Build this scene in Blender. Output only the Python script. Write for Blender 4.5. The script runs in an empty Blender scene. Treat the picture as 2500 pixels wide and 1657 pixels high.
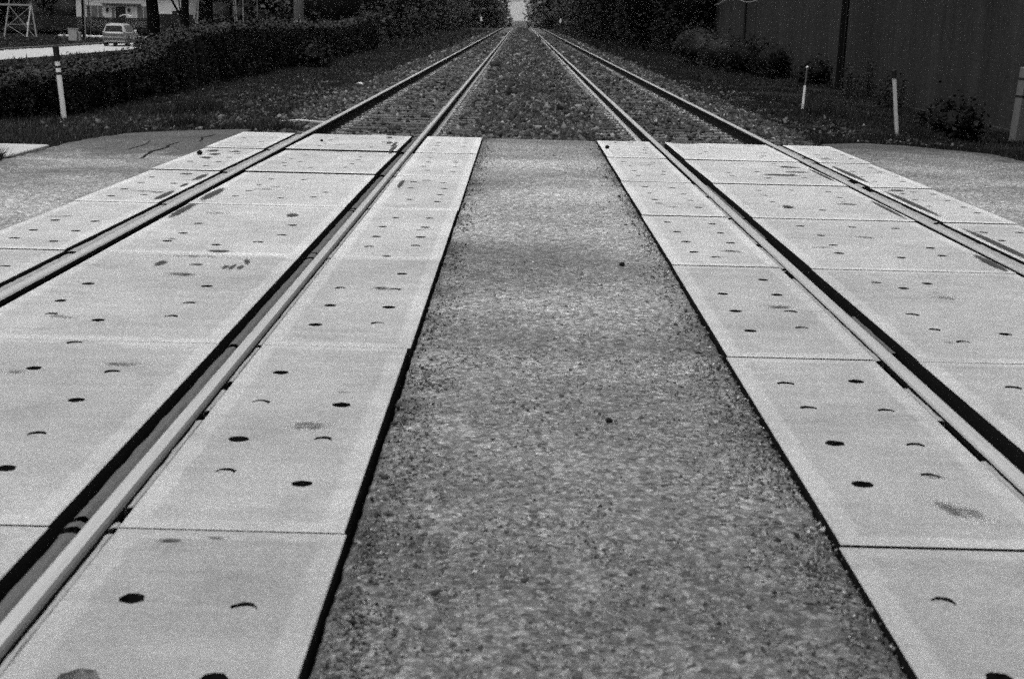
import bpy, math, random
import numpy as np
from mathutils import Vector, Matrix, noise as mnoise
from mathutils.geometry import delaunay_2d_cdt

random.seed(7)
rng = np.random.default_rng(7)
SC = bpy.context.scene
COL = SC.collection

# ------------------------------------------------------------------ helpers
def tag(o, label=None, cat=None, group=None, kind=None):
    if label: o['label'] = label
    if cat: o['category'] = cat
    if group: o['group'] = group
    if kind: o['kind'] = kind
    return o

def link(name, me, mat=None, parent=None):
    o = bpy.data.objects.new(name, me)
    COL.objects.link(o)
    if mat is not None:
        for m in (mat if isinstance(mat, (list, tuple)) else [mat]):
            me.materials.append(m)
    if parent is not None:
        o.parent = parent
    return o

def empty(name, loc=(0, 0, 0), rz=0.0):
    o = bpy.data.objects.new(name, None)
    COL.objects.link(o)
    o.location = loc
    o.rotation_euler = (0, 0, rz)
    o.empty_display_size = 0.2
    return o

def np_mesh(name, V, F, attr=None, smooth=False):
    """V (n,3), F (m,k) all faces with k corners; attr {name: per-vertex floats}"""
    V = np.asarray(V, dtype=np.float32); F = np.asarray(F, dtype=np.int32)
    me = bpy.data.meshes.new(name)
    m, k = F.shape
    me.vertices.add(len(V)); me.vertices.foreach_set('co', V.ravel())
    me.loops.add(m * k); me.loops.foreach_set('vertex_index', F.ravel())
    me.polygons.add(m)
    me.polygons.foreach_set('loop_start', np.arange(0, m * k, k, dtype=np.int32))
    if smooth:
        me.polygons.foreach_set('use_smooth', np.ones(m, dtype=bool))
    for a, vals in (attr or {}).items():
        at = me.attributes.new(a, 'FLOAT', 'POINT')
        at.data.foreach_set('value', np.asarray(vals, dtype=np.float32))
    me.update(calc_edges=True)
    return me

class MB:
    """collects faces for ONE mesh"""
    def __init__(s): s.v = []; s.f = []; s.m = []
    def add(s, vs, fs, mi=0):
        n = len(s.v); s.v += [tuple(p) for p in vs]
        s.f += [tuple(i + n for i in f) for f in fs]; s.m += [mi] * len(fs)
    def box(s, x0, x1, y0, y1, z0, z1, mi=0, ch=0.0):
        if ch <= 0:
            vs = [(x, y, z) for z in (z0, z1) for y in (y0, y1) for x in (x0, x1)]
            s.add(vs, [(0, 2, 3, 1), (4, 5, 7, 6), (0, 1, 5, 4), (2, 6, 7, 3), (0, 4, 6, 2), (1, 3, 7, 5)], mi)
        else:
            c = ch
            ring = lambda ix, z: [(x0 + ix, y0 + ix, z), (x1 - ix, y0 + ix, z), (x1 - ix, y1 - ix, z), (x0 + ix, y1 - ix, z)]
            vs = ring(c, z0) + ring(0, z0 + c) + ring(0, z1 - c) + ring(c, z1)
            fs = [(3, 2, 1, 0), (12, 13, 14, 15)]
            for r in range(3):
                for i in range(4):
                    j = (i + 1) % 4
                    fs.append((r * 4 + i, r * 4 + j, r * 4 + 4 + j, r * 4 + 4 + i))
            s.add(vs, fs, mi)
    def tube(s, pts, radii, n=8, mi=0, caps=True, phase=0.0):
        pts = [Vector(p) for p in pts]
        if not isinstance(radii, (list, tuple)): radii = [radii] * len(pts)
        vs, fs = [], []
        ref = None
        for i, p in enumerate(pts):
            d = (pts[min(i + 1, len(pts) - 1)] - pts[max(i - 1, 0)]).normalized()
            if ref is None:
                ref = Vector((1, 0, 0)) if abs(d.x) < .9 else Vector((0, 1, 0))
            a = (ref - d * ref.dot(d)).normalized(); b = d.cross(a); ref = a
            for k in range(n):
                t = 2 * math.pi * k / n + phase
                vs.append(p + (a * math.cos(t) + b * math.sin(t)) * radii[i])
        for i in range(len(pts) - 1):
            for k in range(n):
                j = (k + 1) % n
                fs.append((i * n + k, i * n + j, i * n + n + j, i * n + n + k))
        if caps:
            fs.append(tuple(range(n - 1, -1, -1)))
            fs.append(tuple((len(pts) - 1) * n + k for k in range(n)))
        s.add(vs, fs, mi)
    def bar(s, a, b, w, mi=0):
        s.tube([a, b], w * .7071, n=4, mi=mi, phase=math.pi / 4)
    def build(s, name, mat, parent=None, smooth=False, bevel=0.0):
        me = bpy.data.meshes.new(name)
        me.from_pydata(s.v, [], s.f)
        me.polygons.foreach_set('material_index', s.m)
        if smooth:
            me.polygons.foreach_set('use_smooth', [True] * len(s.f))
        me.update()
        o = link(name, me, mat, parent)
        if bevel > 0:
            b = o.modifiers.new('bevel', 'BEVEL'); b.width = bevel; b.segments = 2; b.limit_method = 'ANGLE'
        return o

def sstep(a, b, x):
    t = np.clip((np.asarray(x, dtype=float) - a) / (b - a), 0, 1)
    return t * t * (3 - 2 * t)

def vnoise(x, y, seed=0):
    """smooth value noise on arrays, -1..1"""
    x = np.asarray(x, dtype=float); y = np.asarray(y, dtype=float)
    xi = np.floor(x).astype(np.int64); yi = np.floor(y).astype(np.int64)
    fx = x - xi; fy = y - yi
    fx = fx * fx * (3 - 2 * fx); fy = fy * fy * (3 - 2 * fy)
    def h(a, b):
        n = (a * 374761393 + b * 668265263 + seed * 974711) & 0xffffffff
        n = ((n ^ (n >> 13)) * 1274126177) & 0xffffffff
        return ((n ^ (n >> 16)) & 0xffff) / 32767.5 - 1
    return (h(xi, yi) * (1 - fx) + h(xi + 1, yi) * fx) * (1 - fy) + (h(xi, yi + 1) * (1 - fx) + h(xi + 1, yi + 1) * fx) * fy

def fbm(x, y, seed=0, oct=4):
    s = 0; a = 1; t = 0
    for k in range(oct):
        s = s + a * vnoise(np.asarray(x) * 2 ** k, np.asarray(y) * 2 ** k, seed + k); t += a; a *= .55
    return s / t

# ------------------------------------------------------------------ materials (monochrome place: neutral greys only)
class NT:
    def __init__(s, name):
        s.mat = bpy.data.materials.new(name); s.mat.use_nodes = True
        s.t = s.mat.node_tree; s.t.nodes.clear()
        s.out = s.n('ShaderNodeOutputMaterial')
        s._pos = None
    def n(s, typ, **kw):
        nd = s.t.nodes.new(typ)
        for k, v in kw.items():
            if k.startswith('_'): setattr(nd, k[1:], v)
        return nd
    def l(s, a, b): s.t.links.new(a, b)
    def setin(s, sock, v):
        if isinstance(v, (int, float)):
            sock.default_value = v if not hasattr(sock.default_value, '__len__') else ((v, v, v, 1) if len(sock.default_value) == 4 else (v, v, v))
        elif isinstance(v, (tuple, list)): sock.default_value = v
        else: s.l(v, sock)
    def pos(s):
        if s._pos is None:
            s._pos = s.n('ShaderNodeNewGeometry').outputs['Position']
        return s._pos
    def scaled(s, sc):
        m = s.n('ShaderNodeVectorMath', _operation='MULTIPLY'); s.l(s.pos(), m.inputs[0]); m.inputs[1].default_value = sc
        return m.outputs[0]
    def noise(s, scale, detail=4, rough=.55, vec=None, dist=0.0):
        nd = s.n('ShaderNodeTexNoise'); s.l(vec or s.pos(), nd.inputs['Vector'])
        nd.inputs['Scale'].default_value = scale; nd.inputs['Detail'].default_value = detail
        nd.inputs['Roughness'].default_value = rough; nd.inputs['Distortion'].default_value = dist
        return nd.outputs['Fac']
    def vor(s, scale, out='Distance', vec=None):
        nd = s.n('ShaderNodeTexVoronoi'); s.l(vec or s.pos(), nd.inputs['Vector']); nd.inputs['Scale'].default_value = scale
        return nd.outputs[out]
    def math(s, op, a, b=0.0, clamp=False):
        nd = s.n('ShaderNodeMath', _operation=op); nd.use_clamp = clamp
        s.setin(nd.inputs[0], a); s.setin(nd.inputs[1], b)
        return nd.outputs[0]
    def rng(s, v, a, b, c, d):
        nd = s.n('ShaderNodeMapRange'); s.setin(nd.inputs['Value'], v)
        for k, q in zip(('From Min', 'From Max', 'To Min', 'To Max'), (a, b, c, d)): nd.inputs[k].default_value = q
        return nd.outputs[0]
    def attr(s, name):
        nd = s.n('ShaderNodeAttribute'); nd.attribute_name = name
        return nd.outputs['Fac']
    def finish(s, col, rough=.8, metallic=0.0, spec=.3, bump=None, bdist=.01, bstr=.6, transp=None):
        p = s.n('ShaderNodeBsdfPrincipled')
        if not isinstance(col, (int, float)):
            c = s.n('ShaderNodeCombineColor')
            for i in range(3): s.l(col, c.inputs[i])
            s.l(c.outputs[0], p.inputs['Base Color'])
        else: p.inputs['Base Color'].default_value = (col, col, col, 1)
        s.setin(p.inputs['Roughness'], rough); s.setin(p.inputs['Metallic'], metallic)
        p.inputs['Specular IOR Level'].default_value = spec
        if bump is not None:
            b = s.n('ShaderNodeBump'); b.inputs['Strength'].default_value = bstr; b.inputs['Distance'].default_value = bdist
            s.l(bump, b.inputs['Height']); s.l(b.outputs[0], p.inputs['Normal'])
        sh = p.outputs[0]
        if transp is not None:
            tr = s.n('ShaderNodeBsdfTransparent'); mx = s.n('ShaderNodeMixShader')
            s.l(transp, mx.inputs[0]); s.l(tr.outputs[0], mx.inputs[1]); s.l(sh, mx.inputs[2]); sh = mx.outputs[0]
        s.l(sh, s.out.inputs['Surface'])
        return s.mat

def simple(name, base, var=.25, scale=8, rough=.7, metallic=0.0, spec=.3, bump=0.0, bscale=40, stretch=(1, 1, 1), each=0.0):
    t = NT(name)
    v = t.scaled(stretch)
    n1 = t.noise(scale, 6, .65, v); n2 = t.noise(bscale, 4, .6, v)
    c = t.math('MULTIPLY', t.math('ADD', 1 - var, t.math('MULTIPLY', t.math('ADD', n1, t.math('MULTIPLY', n2, .6)), var * 1.25)), base)
    if each: c = t.math('MULTIPLY', c, t.math('ADD', 1 - each, t.math('MULTIPLY', t.n('ShaderNodeObjectInfo').outputs['Random'], 2 * each)))
    return t.finish(c, rough, metallic, spec, n2 if bump > 0 else None, bump, .7)

def mat_concrete():
    t = NT('precast_concrete')
    n1 = t.noise(.9, 4, .6); n2 = t.noise(7, 5, .65)
    g1 = t.noise(55, 12, .92); g2 = t.noise(420, 3, .8)
    rim = t.attr('rim')
    rimn = t.rng(t.math('ADD', rim, t.math('MULTIPLY', t.math('SUBTRACT', n2, .5), .9)), .25, .8, 0, 1)
    streak = t.noise(1, 6, .75, t.scaled((1.1, 11, 1)), .4); blot = t.rng(t.noise(2.3, 6, .7, None, .5), .54, .72, 0, 1); fleck = t.rng(t.noise(23, 4, .7), .66, .74, 0, 1)
    c = t.math('ADD', .345, t.math('MULTIPLY', t.math('SUBTRACT', n1, .5), .30))
    c = t.math('ADD', c, t.math('MULTIPLY', t.math('SUBTRACT', n2, .5), .16))
    c = t.math('ADD', c, t.math('MULTIPLY', t.math('SUBTRACT', streak, .5), .16))
    c = t.math('SUBTRACT', c, t.math('MULTIPLY', blot, .075)); c = t.math('SUBTRACT', c, t.math('MULTIPLY', fleck, .10))
    c = t.math('ADD', c, t.math('MULTIPLY', rimn, .075))
    sp = t.math('ADD', t.math('MULTIPLY', t.math('SUBTRACT', g1, .5), 2.5), t.math('MULTIPLY', t.math('SUBTRACT', g2, .5), 1.0))
    c = t.math('MULTIPLY', c, t.math('ADD', 1.0, sp))
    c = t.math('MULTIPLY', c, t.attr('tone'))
    c = t.math('MAXIMUM', c, .02)
    return t.finish(c, .55, 0, .55, t.math('ADD', g1, t.math('MULTIPLY', g2, .4)), .004, .5)

def mat_asphalt():
    t = NT('worn_asphalt')
    big = t.noise(1, 4, .6, t.scaled((.55, .62, 1)), .6); mid = t.noise(3.2, 5, .65)
    agg = t.vor(80, 'Color'); sep = t.n('ShaderNodeSeparateColor'); t.l(agg, sep.inputs[0])
    aggd = t.vor(80, 'Distance')
    g = t.noise(240, 8, .85); g1 = t.noise(38, 10, .9)
    edge = t.attr('edge')
    c = t.math('ADD', .180, t.math('MULTIPLY', t.math('SUBTRACT', big, .5), .36))
    c = t.math('ADD', c, t.math('MULTIPLY', t.math('SUBTRACT', mid, .5), .09))
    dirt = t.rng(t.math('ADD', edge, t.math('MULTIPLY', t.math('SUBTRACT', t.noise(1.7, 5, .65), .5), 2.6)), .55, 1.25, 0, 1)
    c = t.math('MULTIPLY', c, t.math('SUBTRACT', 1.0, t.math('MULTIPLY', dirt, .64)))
    # traffic polishes the lane in bands across the strip; near end darkened to paint in lens falloff and grazing light
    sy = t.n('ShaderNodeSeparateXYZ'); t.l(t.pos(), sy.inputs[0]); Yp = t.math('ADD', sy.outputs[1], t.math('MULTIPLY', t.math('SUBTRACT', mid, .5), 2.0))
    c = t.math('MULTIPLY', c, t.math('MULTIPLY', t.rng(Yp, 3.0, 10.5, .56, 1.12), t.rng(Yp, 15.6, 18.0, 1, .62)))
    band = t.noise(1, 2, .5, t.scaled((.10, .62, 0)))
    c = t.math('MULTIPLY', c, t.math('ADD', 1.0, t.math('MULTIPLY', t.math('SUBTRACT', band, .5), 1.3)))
    agg2 = t.vor(42, 'Color'); sep2 = t.n('ShaderNodeSeparateColor'); t.l(agg2, sep2.inputs[0])
    pale = t.rng(sep.outputs[0], .62, .95, 0, 1.0); pale2 = t.rng(sep2.outputs[1], .70, .98, 0, .8); pit = t.rng(sep2.outputs[0], .0, .38, .55, 0)
    c = t.math('MULTIPLY', c, t.math('SUBTRACT', t.math('ADD', .80, t.math('ADD', pale, pale2)), pit))
    c = t.math('MULTIPLY', c, t.math('ADD', 1.0, t.math('ADD', t.math('MULTIPLY', t.math('SUBTRACT', g, .5), 1.1), t.math('MULTIPLY', t.math('SUBTRACT', g1, .5), .3))))
    c = t.math('MULTIPLY', c, t.math('ADD', 1.0, t.math('MULTIPLY', t.math('SUBTRACT', t.noise(17, 3, .6, t.scaled((1, .55, 1))), .5), 1.0)))
    c = t.math('MAXIMUM', c, .012)
    h = t.math('ADD', t.math('MULTIPLY', t.math('SUBTRACT', 1, aggd), .8), t.math('MULTIPLY', g, .5))
    return t.finish(c, .65, 0, .4, h, .006, .7)

def mat_tone(name, base, rough=.8, spec=.25, noise_amt=.5, nscale=30, tone='tone', twosided=False):
    t = NT(name)
    c = t.math('MULTIPLY', t.math('MULTIPLY', t.attr(tone), base), t.math('ADD', 1 - noise_amt * .5, t.math('MULTIPLY', t.noise(nscale, 4, .7), noise_amt)))
    return t.finish(c, rough, 0, spec)

def mat_ground():
    t = NT('verge_soil')
    a = t.noise(.35, 5, .65); b = t.noise(6, 6, .7); g = t.noise(45, 6, .8)
    c = t.math('ADD', .006, t.math('MULTIPLY', t.math('MULTIPLY', a, b), .05))
    c = t.math('MULTIPLY', c, t.math('ADD', .4, t.math('MULTIPLY', g, 1.3)))
    return t.finish(c, .95, 0, .1, t.math('ADD', b, g), .06, .9)

def mat_ballast_base():
    t = NT('ballast_bed_stone')
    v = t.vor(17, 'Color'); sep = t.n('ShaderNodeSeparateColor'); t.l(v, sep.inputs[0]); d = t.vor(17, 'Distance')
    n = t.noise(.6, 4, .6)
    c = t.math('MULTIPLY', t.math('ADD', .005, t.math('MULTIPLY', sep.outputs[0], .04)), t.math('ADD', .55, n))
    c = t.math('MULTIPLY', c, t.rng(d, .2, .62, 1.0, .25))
    return t.finish(c, .9, 0, .2, t.math('SUBTRACT', 1, d), .06, 1.0)

def mat_wall():
    t = NT('dark_rendered_wall')
    st = t.noise(1, 6, .7, t.scaled((1, 1.6, .12))); n = t.noise(.5, 5, .6); g = t.noise(9, 8, .85)
    br = t.n('ShaderNodeTexBrick')
    m = t.n('ShaderNodeVectorMath', _operation='MULTIPLY'); 
    sw = t.n('ShaderNodeSeparateXYZ'); t.l(t.pos(), sw.inputs[0]); cw = t.n('ShaderNodeCombineXYZ')
    t.l(sw.outputs[1], cw.inputs[0]); t.l(sw.outputs[2], cw.inputs[1]); t.l(cw.outputs[0], br.inputs['Vector'])
    br.inputs['Scale'].default_value = 1.0; br.inputs['Brick Width'].default_value = .4; br.inputs['Row Height'].default_value = .2
    br.inputs['Mortar Size'].default_value = .008; br.inputs['Color1'].default_value = (1, 1, 1, 1); br.inputs['Color2'].default_value = (.86, .86, .86, 1); br.inputs['Mortar'].default_value = (.8, .8, .8, 1)
    sep = t.n('ShaderNodeSeparateColor'); t.l(br.outputs['Color'], sep.inputs[0])
    c = t.math('MULTIPLY', t.math('ADD', .002, t.math('MULTIPLY', st, .060)), t.math('ADD', .6, t.math('MULTIPLY', n, .8)))
    c = t.math('MULTIPLY', c, sep.outputs[0])
    c = t.math('MULTIPLY', c, t.math('ADD', .3, t.math('MULTIPLY', g, 1.4)))
    return t.finish(c, .9, 0, .12, t.math('ADD', sep.outputs[0], g), .02, .5)

def mat_stain():
    t = NT('tar_stain')
    a = t.attr('fade')
    m = t.rng(t.math('ADD', a, t.math('MULTIPLY', t.math('SUBTRACT', t.noise(16, 6, .75), .5), 1.5)), .3, .75, 0, 1)
    m = t.math('MULTIPLY', m, .9)
    return t.finish(t.math('ADD', .015, t.math('MULTIPLY', t.noise(60, 4, .7), .05)), .8, 0, .2, transp=m)

CON = mat_concrete(); ASP = mat_asphalt(); GROUND = mat_ground(); BALL = mat_ballast_base(); WALL = mat_wall(); STAIN = mat_stain()
STONE = mat_tone('ballast_stone', .046, .9, .2, .5, 60)
GRASS = mat_tone('grass_blade', .021, .75, .2, .3, 3)
LEAF = mat_tone('leaf', .032, .6, .2, .3, 4)
IVY = mat_tone('ivy_leaf', .0125, .6, .2, .3, 4)
LEAFFAR = mat_tone('hazed_far_leaf', .10, .8, .1, .3, 1)  # paler leaf copy, haze painted into the colour of far trees
HEADD = simple('shaded_rail_shoulder', .10, .6, 9, .6, .2, .4, 0, 60, (20, .6, 1))  # darker right shoulder paints the rounding shade of the rail head
LEAFD = mat_tone('dark_leaf', .006, .7, .12, .3, 4)
BARK = simple('bark', .005, .6, 6, .95, 0, .05, .02, 30, (1, 1, .25))
RUST = simple('rail_rust', .006, .6, 12, .9, 0, .15)
POLISH = simple('polished_rail_head', .42, .55, 3, .42, .35, .5, 0, 60, (22, .5, 1))
FOOT = simple('rail_foot_scale', .42, .5, 20, .7, .1, .3)
PLATE = simple('tie_plate_steel', .22, .7, 25, .6, .3, .4, each=.6)
WOOD = simple('weathered_tie_wood', .085, .75, 5, .9, 0, .15, .01, 30, (.6, 14, 3), .5)
RUBBER = simple('flangeway_rubber', .075, .6, 14, .75, 0, .3, .003, 90, (4, .6, 1))
RUBBERL = simple('dusty_rubber', .24, .85, 14, .8, 0, .25, .003, 90, (5, .5, 1))
RECESS_SHADE = simple('painted_recess_shade', .012, .6, 30, .95, 0, .05)  # near-black stands in for the shade in joints, holes and cracks
TIMBER = simple('weathered_pale_timber', .11, .5, 10, .8, 0, .2, .004, 60, (1, 1, .25))
WHITE = simple('white_paint', .66, .3, 9, .6, 0, .3, .002, 70)
OFFWHITE = simple('aged_white_paint', .42, .45, 10, .7, 0, .3, .003, 60, (1, 1, .4))
BLACK = simple('black_paint', .005, .4, 12, .6, 0, .3)
STEEL = simple('galvanised_steel', .26, .4, 9, .55, .3, .4)
STEELD = simple('dull_steel', .10, .5, 9, .7, .2, .3)
SIDING = simple('white_siding', .55, .15, 3, .7, 0, .3)
GLASS = simple('dark_window_glass', .010, .3, 3, .3, 0, .2)
WINGREY = simple('curtained_glass', .10, .4, 6, .3, 0, .5)
CARP = simple('silver_car_paint', .40, .08, 3, .35, .45, .5)
CARD = simple('dark_car_trim', .05, .3, 8, .5, 0, .4)
TYRE = simple('tyre_rubber', .015, .3, 20, .85, 0, .2)
KERB = simple('pale_concrete', .36, .3, 4, .8, 0, .25, .004, 50)
CABM = simple('grey_enamel', .30, .25, 4, .6, 0, .3)
LENS = simple('signal_lens', .8, .1, 3, .3, 0, .6)

# ------------------------------------------------------------------ terrain
def zc(y):
    y = np.asarray(y, dtype=float)
    d = np.maximum(0, y - 215.0); dm = 160.0
    p = -(np.minimum(d, dm) ** 2) / (2 * 13560.0)
    p = p - np.maximum(0, np.minimum(d, 1000) - dm) * (dm / 13560.0)
    return p

def zt(x, y):
    x = np.asarray(x, dtype=float); y = np.asarray(y, dtype=float)
    side = np.maximum(sstep(3.7, 4.2, -x), sstep(4.15, 4.6, x))
    z = -.36 + side * .22 * (1 - sstep(19, 26, y))
    z = z - 1.09 * sstep(0, 19, -9 - x)
    r = sstep(5.6, 9.2, x)
    z = z - r * (.27 * (1 - sstep(36, 45, y)) * sstep(17, 22, y) + .02)
    z = z + .035 * fbm(x * .9, y * .9, 3) * sstep(3.9, 4.8, np.abs(x - .2))
    return z + zc(y)

def axis(*segs):
    out = []
    for a, b, st in segs: out += list(np.arange(a, b, st))
    return np.array(out)

def grid_mesh(name, xs, ys, zf, attr=None):
    X, Y = np.meshgrid(xs, ys); V = np.stack([X, Y, zf(X, Y)], -1).reshape(-1, 3)
    n = len(xs); i = np.arange(len(ys) - 1)[:, None] * n + np.arange(n - 1)[None, :]
    F = np.stack([i, i + 1, i + n + 1, i + n], -1).reshape(-1, 4)
    return np_mesh(name, V, F, {k: f(X, Y).ravel() for k, f in (attr or {}).items()}, smooth=True)

xs = np.concatenate([[-4000, -2000, -1000, -500, -250, -160], axis((-120, -30, 4), (-30, -10, 1), (-10, 12.01, .25), (13, 40, 3), (40, 130, 15)), [200, 400, 800, 1600, 4000]])
ys = np.concatenate([axis((-30, 0, 5), (0, 45, .3), (45, 110, 1.5), (110, 400, 6), (400, 1300, 60)), [1300, 2000, 3000, 4500, 6000, 8000, 9600]])
tag(link('ground', grid_mesh('ground', xs, ys, zt), GROUND), kind='structure')

RAILS = {'LO': (-2.740, -1), 'LI': (-1.236, 1), 'RI': (1.766, -1), 'RO': (3.281, 1)}   # head centre x, gauge side is opposite sign
def bed_z(X, Y):
    z = -.215 + .022 * fbm(X * 6, Y * 6, 11)
    mid = sstep(-.75, -.35, X) * (1 - sstep(.85, 1.25, X)); z = z + mid * .10 - .032
    z = z - .17 * sstep(3.6, 4.6, -X) - .17 * sstep(4.2, 5.2, X)
    z = np.where(Y < 18.25, -.27, z)
    return z + zc(Y)
bx = axis((-4.7, 5.4, .12)); by = axis((-1.5, 18.2, 1.2), (18.2, 50, .12), (50, 120, .8), (120, 335, 4))
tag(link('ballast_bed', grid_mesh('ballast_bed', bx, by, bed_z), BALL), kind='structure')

# ------------------------------------------------------------------ asphalt
def clipped_sheet(name, x0, x1, y0, y1, st, zf, inside, edge):
    xs = np.arange(x0, x1 + st * .5, st); ys = np.arange(y0, y1 + st * .5, st)
    X, Y = np.meshgrid(xs, ys); n = len(xs)
    Z = zf(X, Y); e = edge(X, Y)
    i = np.arange(len(ys) - 1)[:, None] * n + np.arange(n - 1)[None, :]
    keep = inside(X, Y)[:-1, :-1]
    F = np.stack([i, i + 1, i + n + 1, i + n], -1)[keep]
    used = np.unique(F); remap = -np.ones(X.size, dtype=np.int64); remap[used] = np.arange(len(used))
    V = np.stack([X, Y, Z], -1).reshape(-1, 3)[used]
    me = np_mesh(name, V, remap[F], {'edge': e.ravel()[used]}, smooth=True)
    o = link(name, me, ASP)
    s = o.modifiers.new('thickness', 'SOLIDIFY'); s.thickness = .09; s.offset = -1
    return tag(o, kind='structure')

def jag(y, seed): return .010 * fbm(y * 9, y * 0 + seed, seed, 5) + .006 * fbm(y * 40, y * 0 + 3, seed + 7, 2)
# strip between the two tracks, fine columns at its broken borders
cols = np.concatenate([[0, .004, .012, .025, .05, .08], np.linspace(.12, .88, 26), [.92, .95, .975, .988, .996, 1.0]])
yy = axis((1.0, 8, .014), (8, 18.42, .022))
C, Yg = np.meshgrid(cols, yy)
xl = np.interp(yy, [1, 4, 6.4, 9, 18.4], [-.462, -.466, -.462, -.461, -.452]) + .55 * jag(yy, 5); xr = np.interp(yy, [1, 6.4, 9, 18.4], [.977, .986, .995, 1.004]) + .45 * jag(yy, 9)
Xg = xl[:, None] * (1 - C) + xr[:, None] * C
dist = np.minimum(Xg - xl[:, None], xr[:, None] - Xg)
Zg = -.010 - .016 * np.exp(-dist / .006) + .004 * fbm(Xg * 2, Yg * 1.5, 21) - .012 * np.exp(-dist / .10) * (1 + fbm(Xg * 14, Yg * 14, 4))
n = len(cols); i = np.arange(len(yy) - 1)[:, None] * n + np.arange(n - 1)[None, :]
F = np.stack([i, i + 1, i + n + 1, i + n], -1).reshape(-1, 4)
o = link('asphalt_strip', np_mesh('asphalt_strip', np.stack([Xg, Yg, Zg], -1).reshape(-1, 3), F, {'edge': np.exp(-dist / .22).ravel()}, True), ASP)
s = o.modifiers.new('thickness', 'SOLIDIFY'); s.thickness = .12; s.offset = -1
tag(o, kind='structure')

LEDGE = np.array([(3.0, -5.45), (14.5, -5.29), (16.1, -5.27), (17.2, -5.24), (18.2, -5.02), (18.55, -4.57), (18.95, -3.77), (19.0, -3.56)])
def left_in(X, Y):
    e = np.interp(Y, LEDGE[:, 0], LEDGE[:, 1]) + .05 * fbm(Y * 3, X * 0, 5)
    return (X > e) & (Y < 18.98)
def left_edge(X, Y):
    e = np.interp(Y, LEDGE[:, 0], LEDGE[:, 1]); return np.maximum(np.exp(-(X - e) / .7), np.maximum(np.exp(-np.maximum(0, -3.55 - X) / .2) * .8, 1.5 * sstep(13.0, 17.0, Y)))
clipped_sheet('asphalt_apron', -5.55, -3.548, 5, 19.0, .03, lambda X, Y: -.018 - .03 * sstep(0, 1.7, -3.55 - X) + .012 * fbm(X, Y * 1.2, 8), left_in, left_edge)
REDGE = np.array([(4.02, 18.95), (4.25, 19.05), (4.7, 19.32), (5.2, 19.28), (5.75, 18.84), (6.07, 18.3), (6.21, 17.5), (6.3, 16), (6.4, 5)])
def right_in(X, Y):
    top = np.interp(X, REDGE[:, 0], REDGE[:, 1]) + .04 * fbm(X * 3, Y * 3, 6)
    return Y < top
def right_edge(X, Y):
    return np.maximum(np.exp(-np.maximum(0, X - 4.02) / .2), 1.7 * np.exp(-np.maximum(0, np.interp(X, REDGE[:, 0], REDGE[:, 1]) - Y) / 1.6))
clipped_sheet('asphalt_apron', 4.022, 6.4, 5, 19.4, .03, lambda X, Y: -.026 - .03 * sstep(0, 2.2, X - 4) + .012 * fbm(X, Y * 1.2, 9), right_in, right_edge)
# crack and pale footway beside the left apron
ap = bpy.data.objects['asphalt_apron']
for pts, wd in (([(-3.93, 14.85), (-3.99, 15.3), (-4.03, 15.7), (-3.97, 16.2), (-4.05, 16.6), (-4.0, 17.0)], .030), ([(-4.35, 15.9), (-4.32, 16.5), (-4.42, 17.2)], .016), ([(-3.75, 16.9), (-3.86, 17.5), (-3.8, 18.1)], .02)):
    V, F = [], []
    P = np.array(pts); tt = np.linspace(0, len(P) - 1, 40)
    X = np.interp(tt, range(len(P)), P[:, 0]) + .02 * fbm(tt * 4, tt * 0, 3); Y = np.interp(tt, range(len(P)), P[:, 1])
    for q in range(40):
        w_ = wd * (.25 + .75 * abs(float(fbm(q * .7, 2.2, 5))) + .2) * (1 - abs(q / 19.5 - 1) ** 4)
        z = -.018 - .03 * float(sstep(0, 1.7, -3.55 - X[q])) + .012 * float(fbm(X[q], Y[q] * 1.2, 8)) + .004
        V += [(X[q] - w_, Y[q], z), (X[q] + w_, Y[q], z)]
        if q: F.append((2 * q - 2, 2 * q - 1, 2 * q + 1, 2 * q))
    me = bpy.data.meshes.new('crack'); me.from_pydata(V, [], F); link('crack', me, RECESS_SHADE, ap)
m = MB(); m.box(-8.2, -5.50, 15.15, 16.75, -.22, -.075, ch=.01); tag(m.build('footway', KERB), kind='structure')

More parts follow.
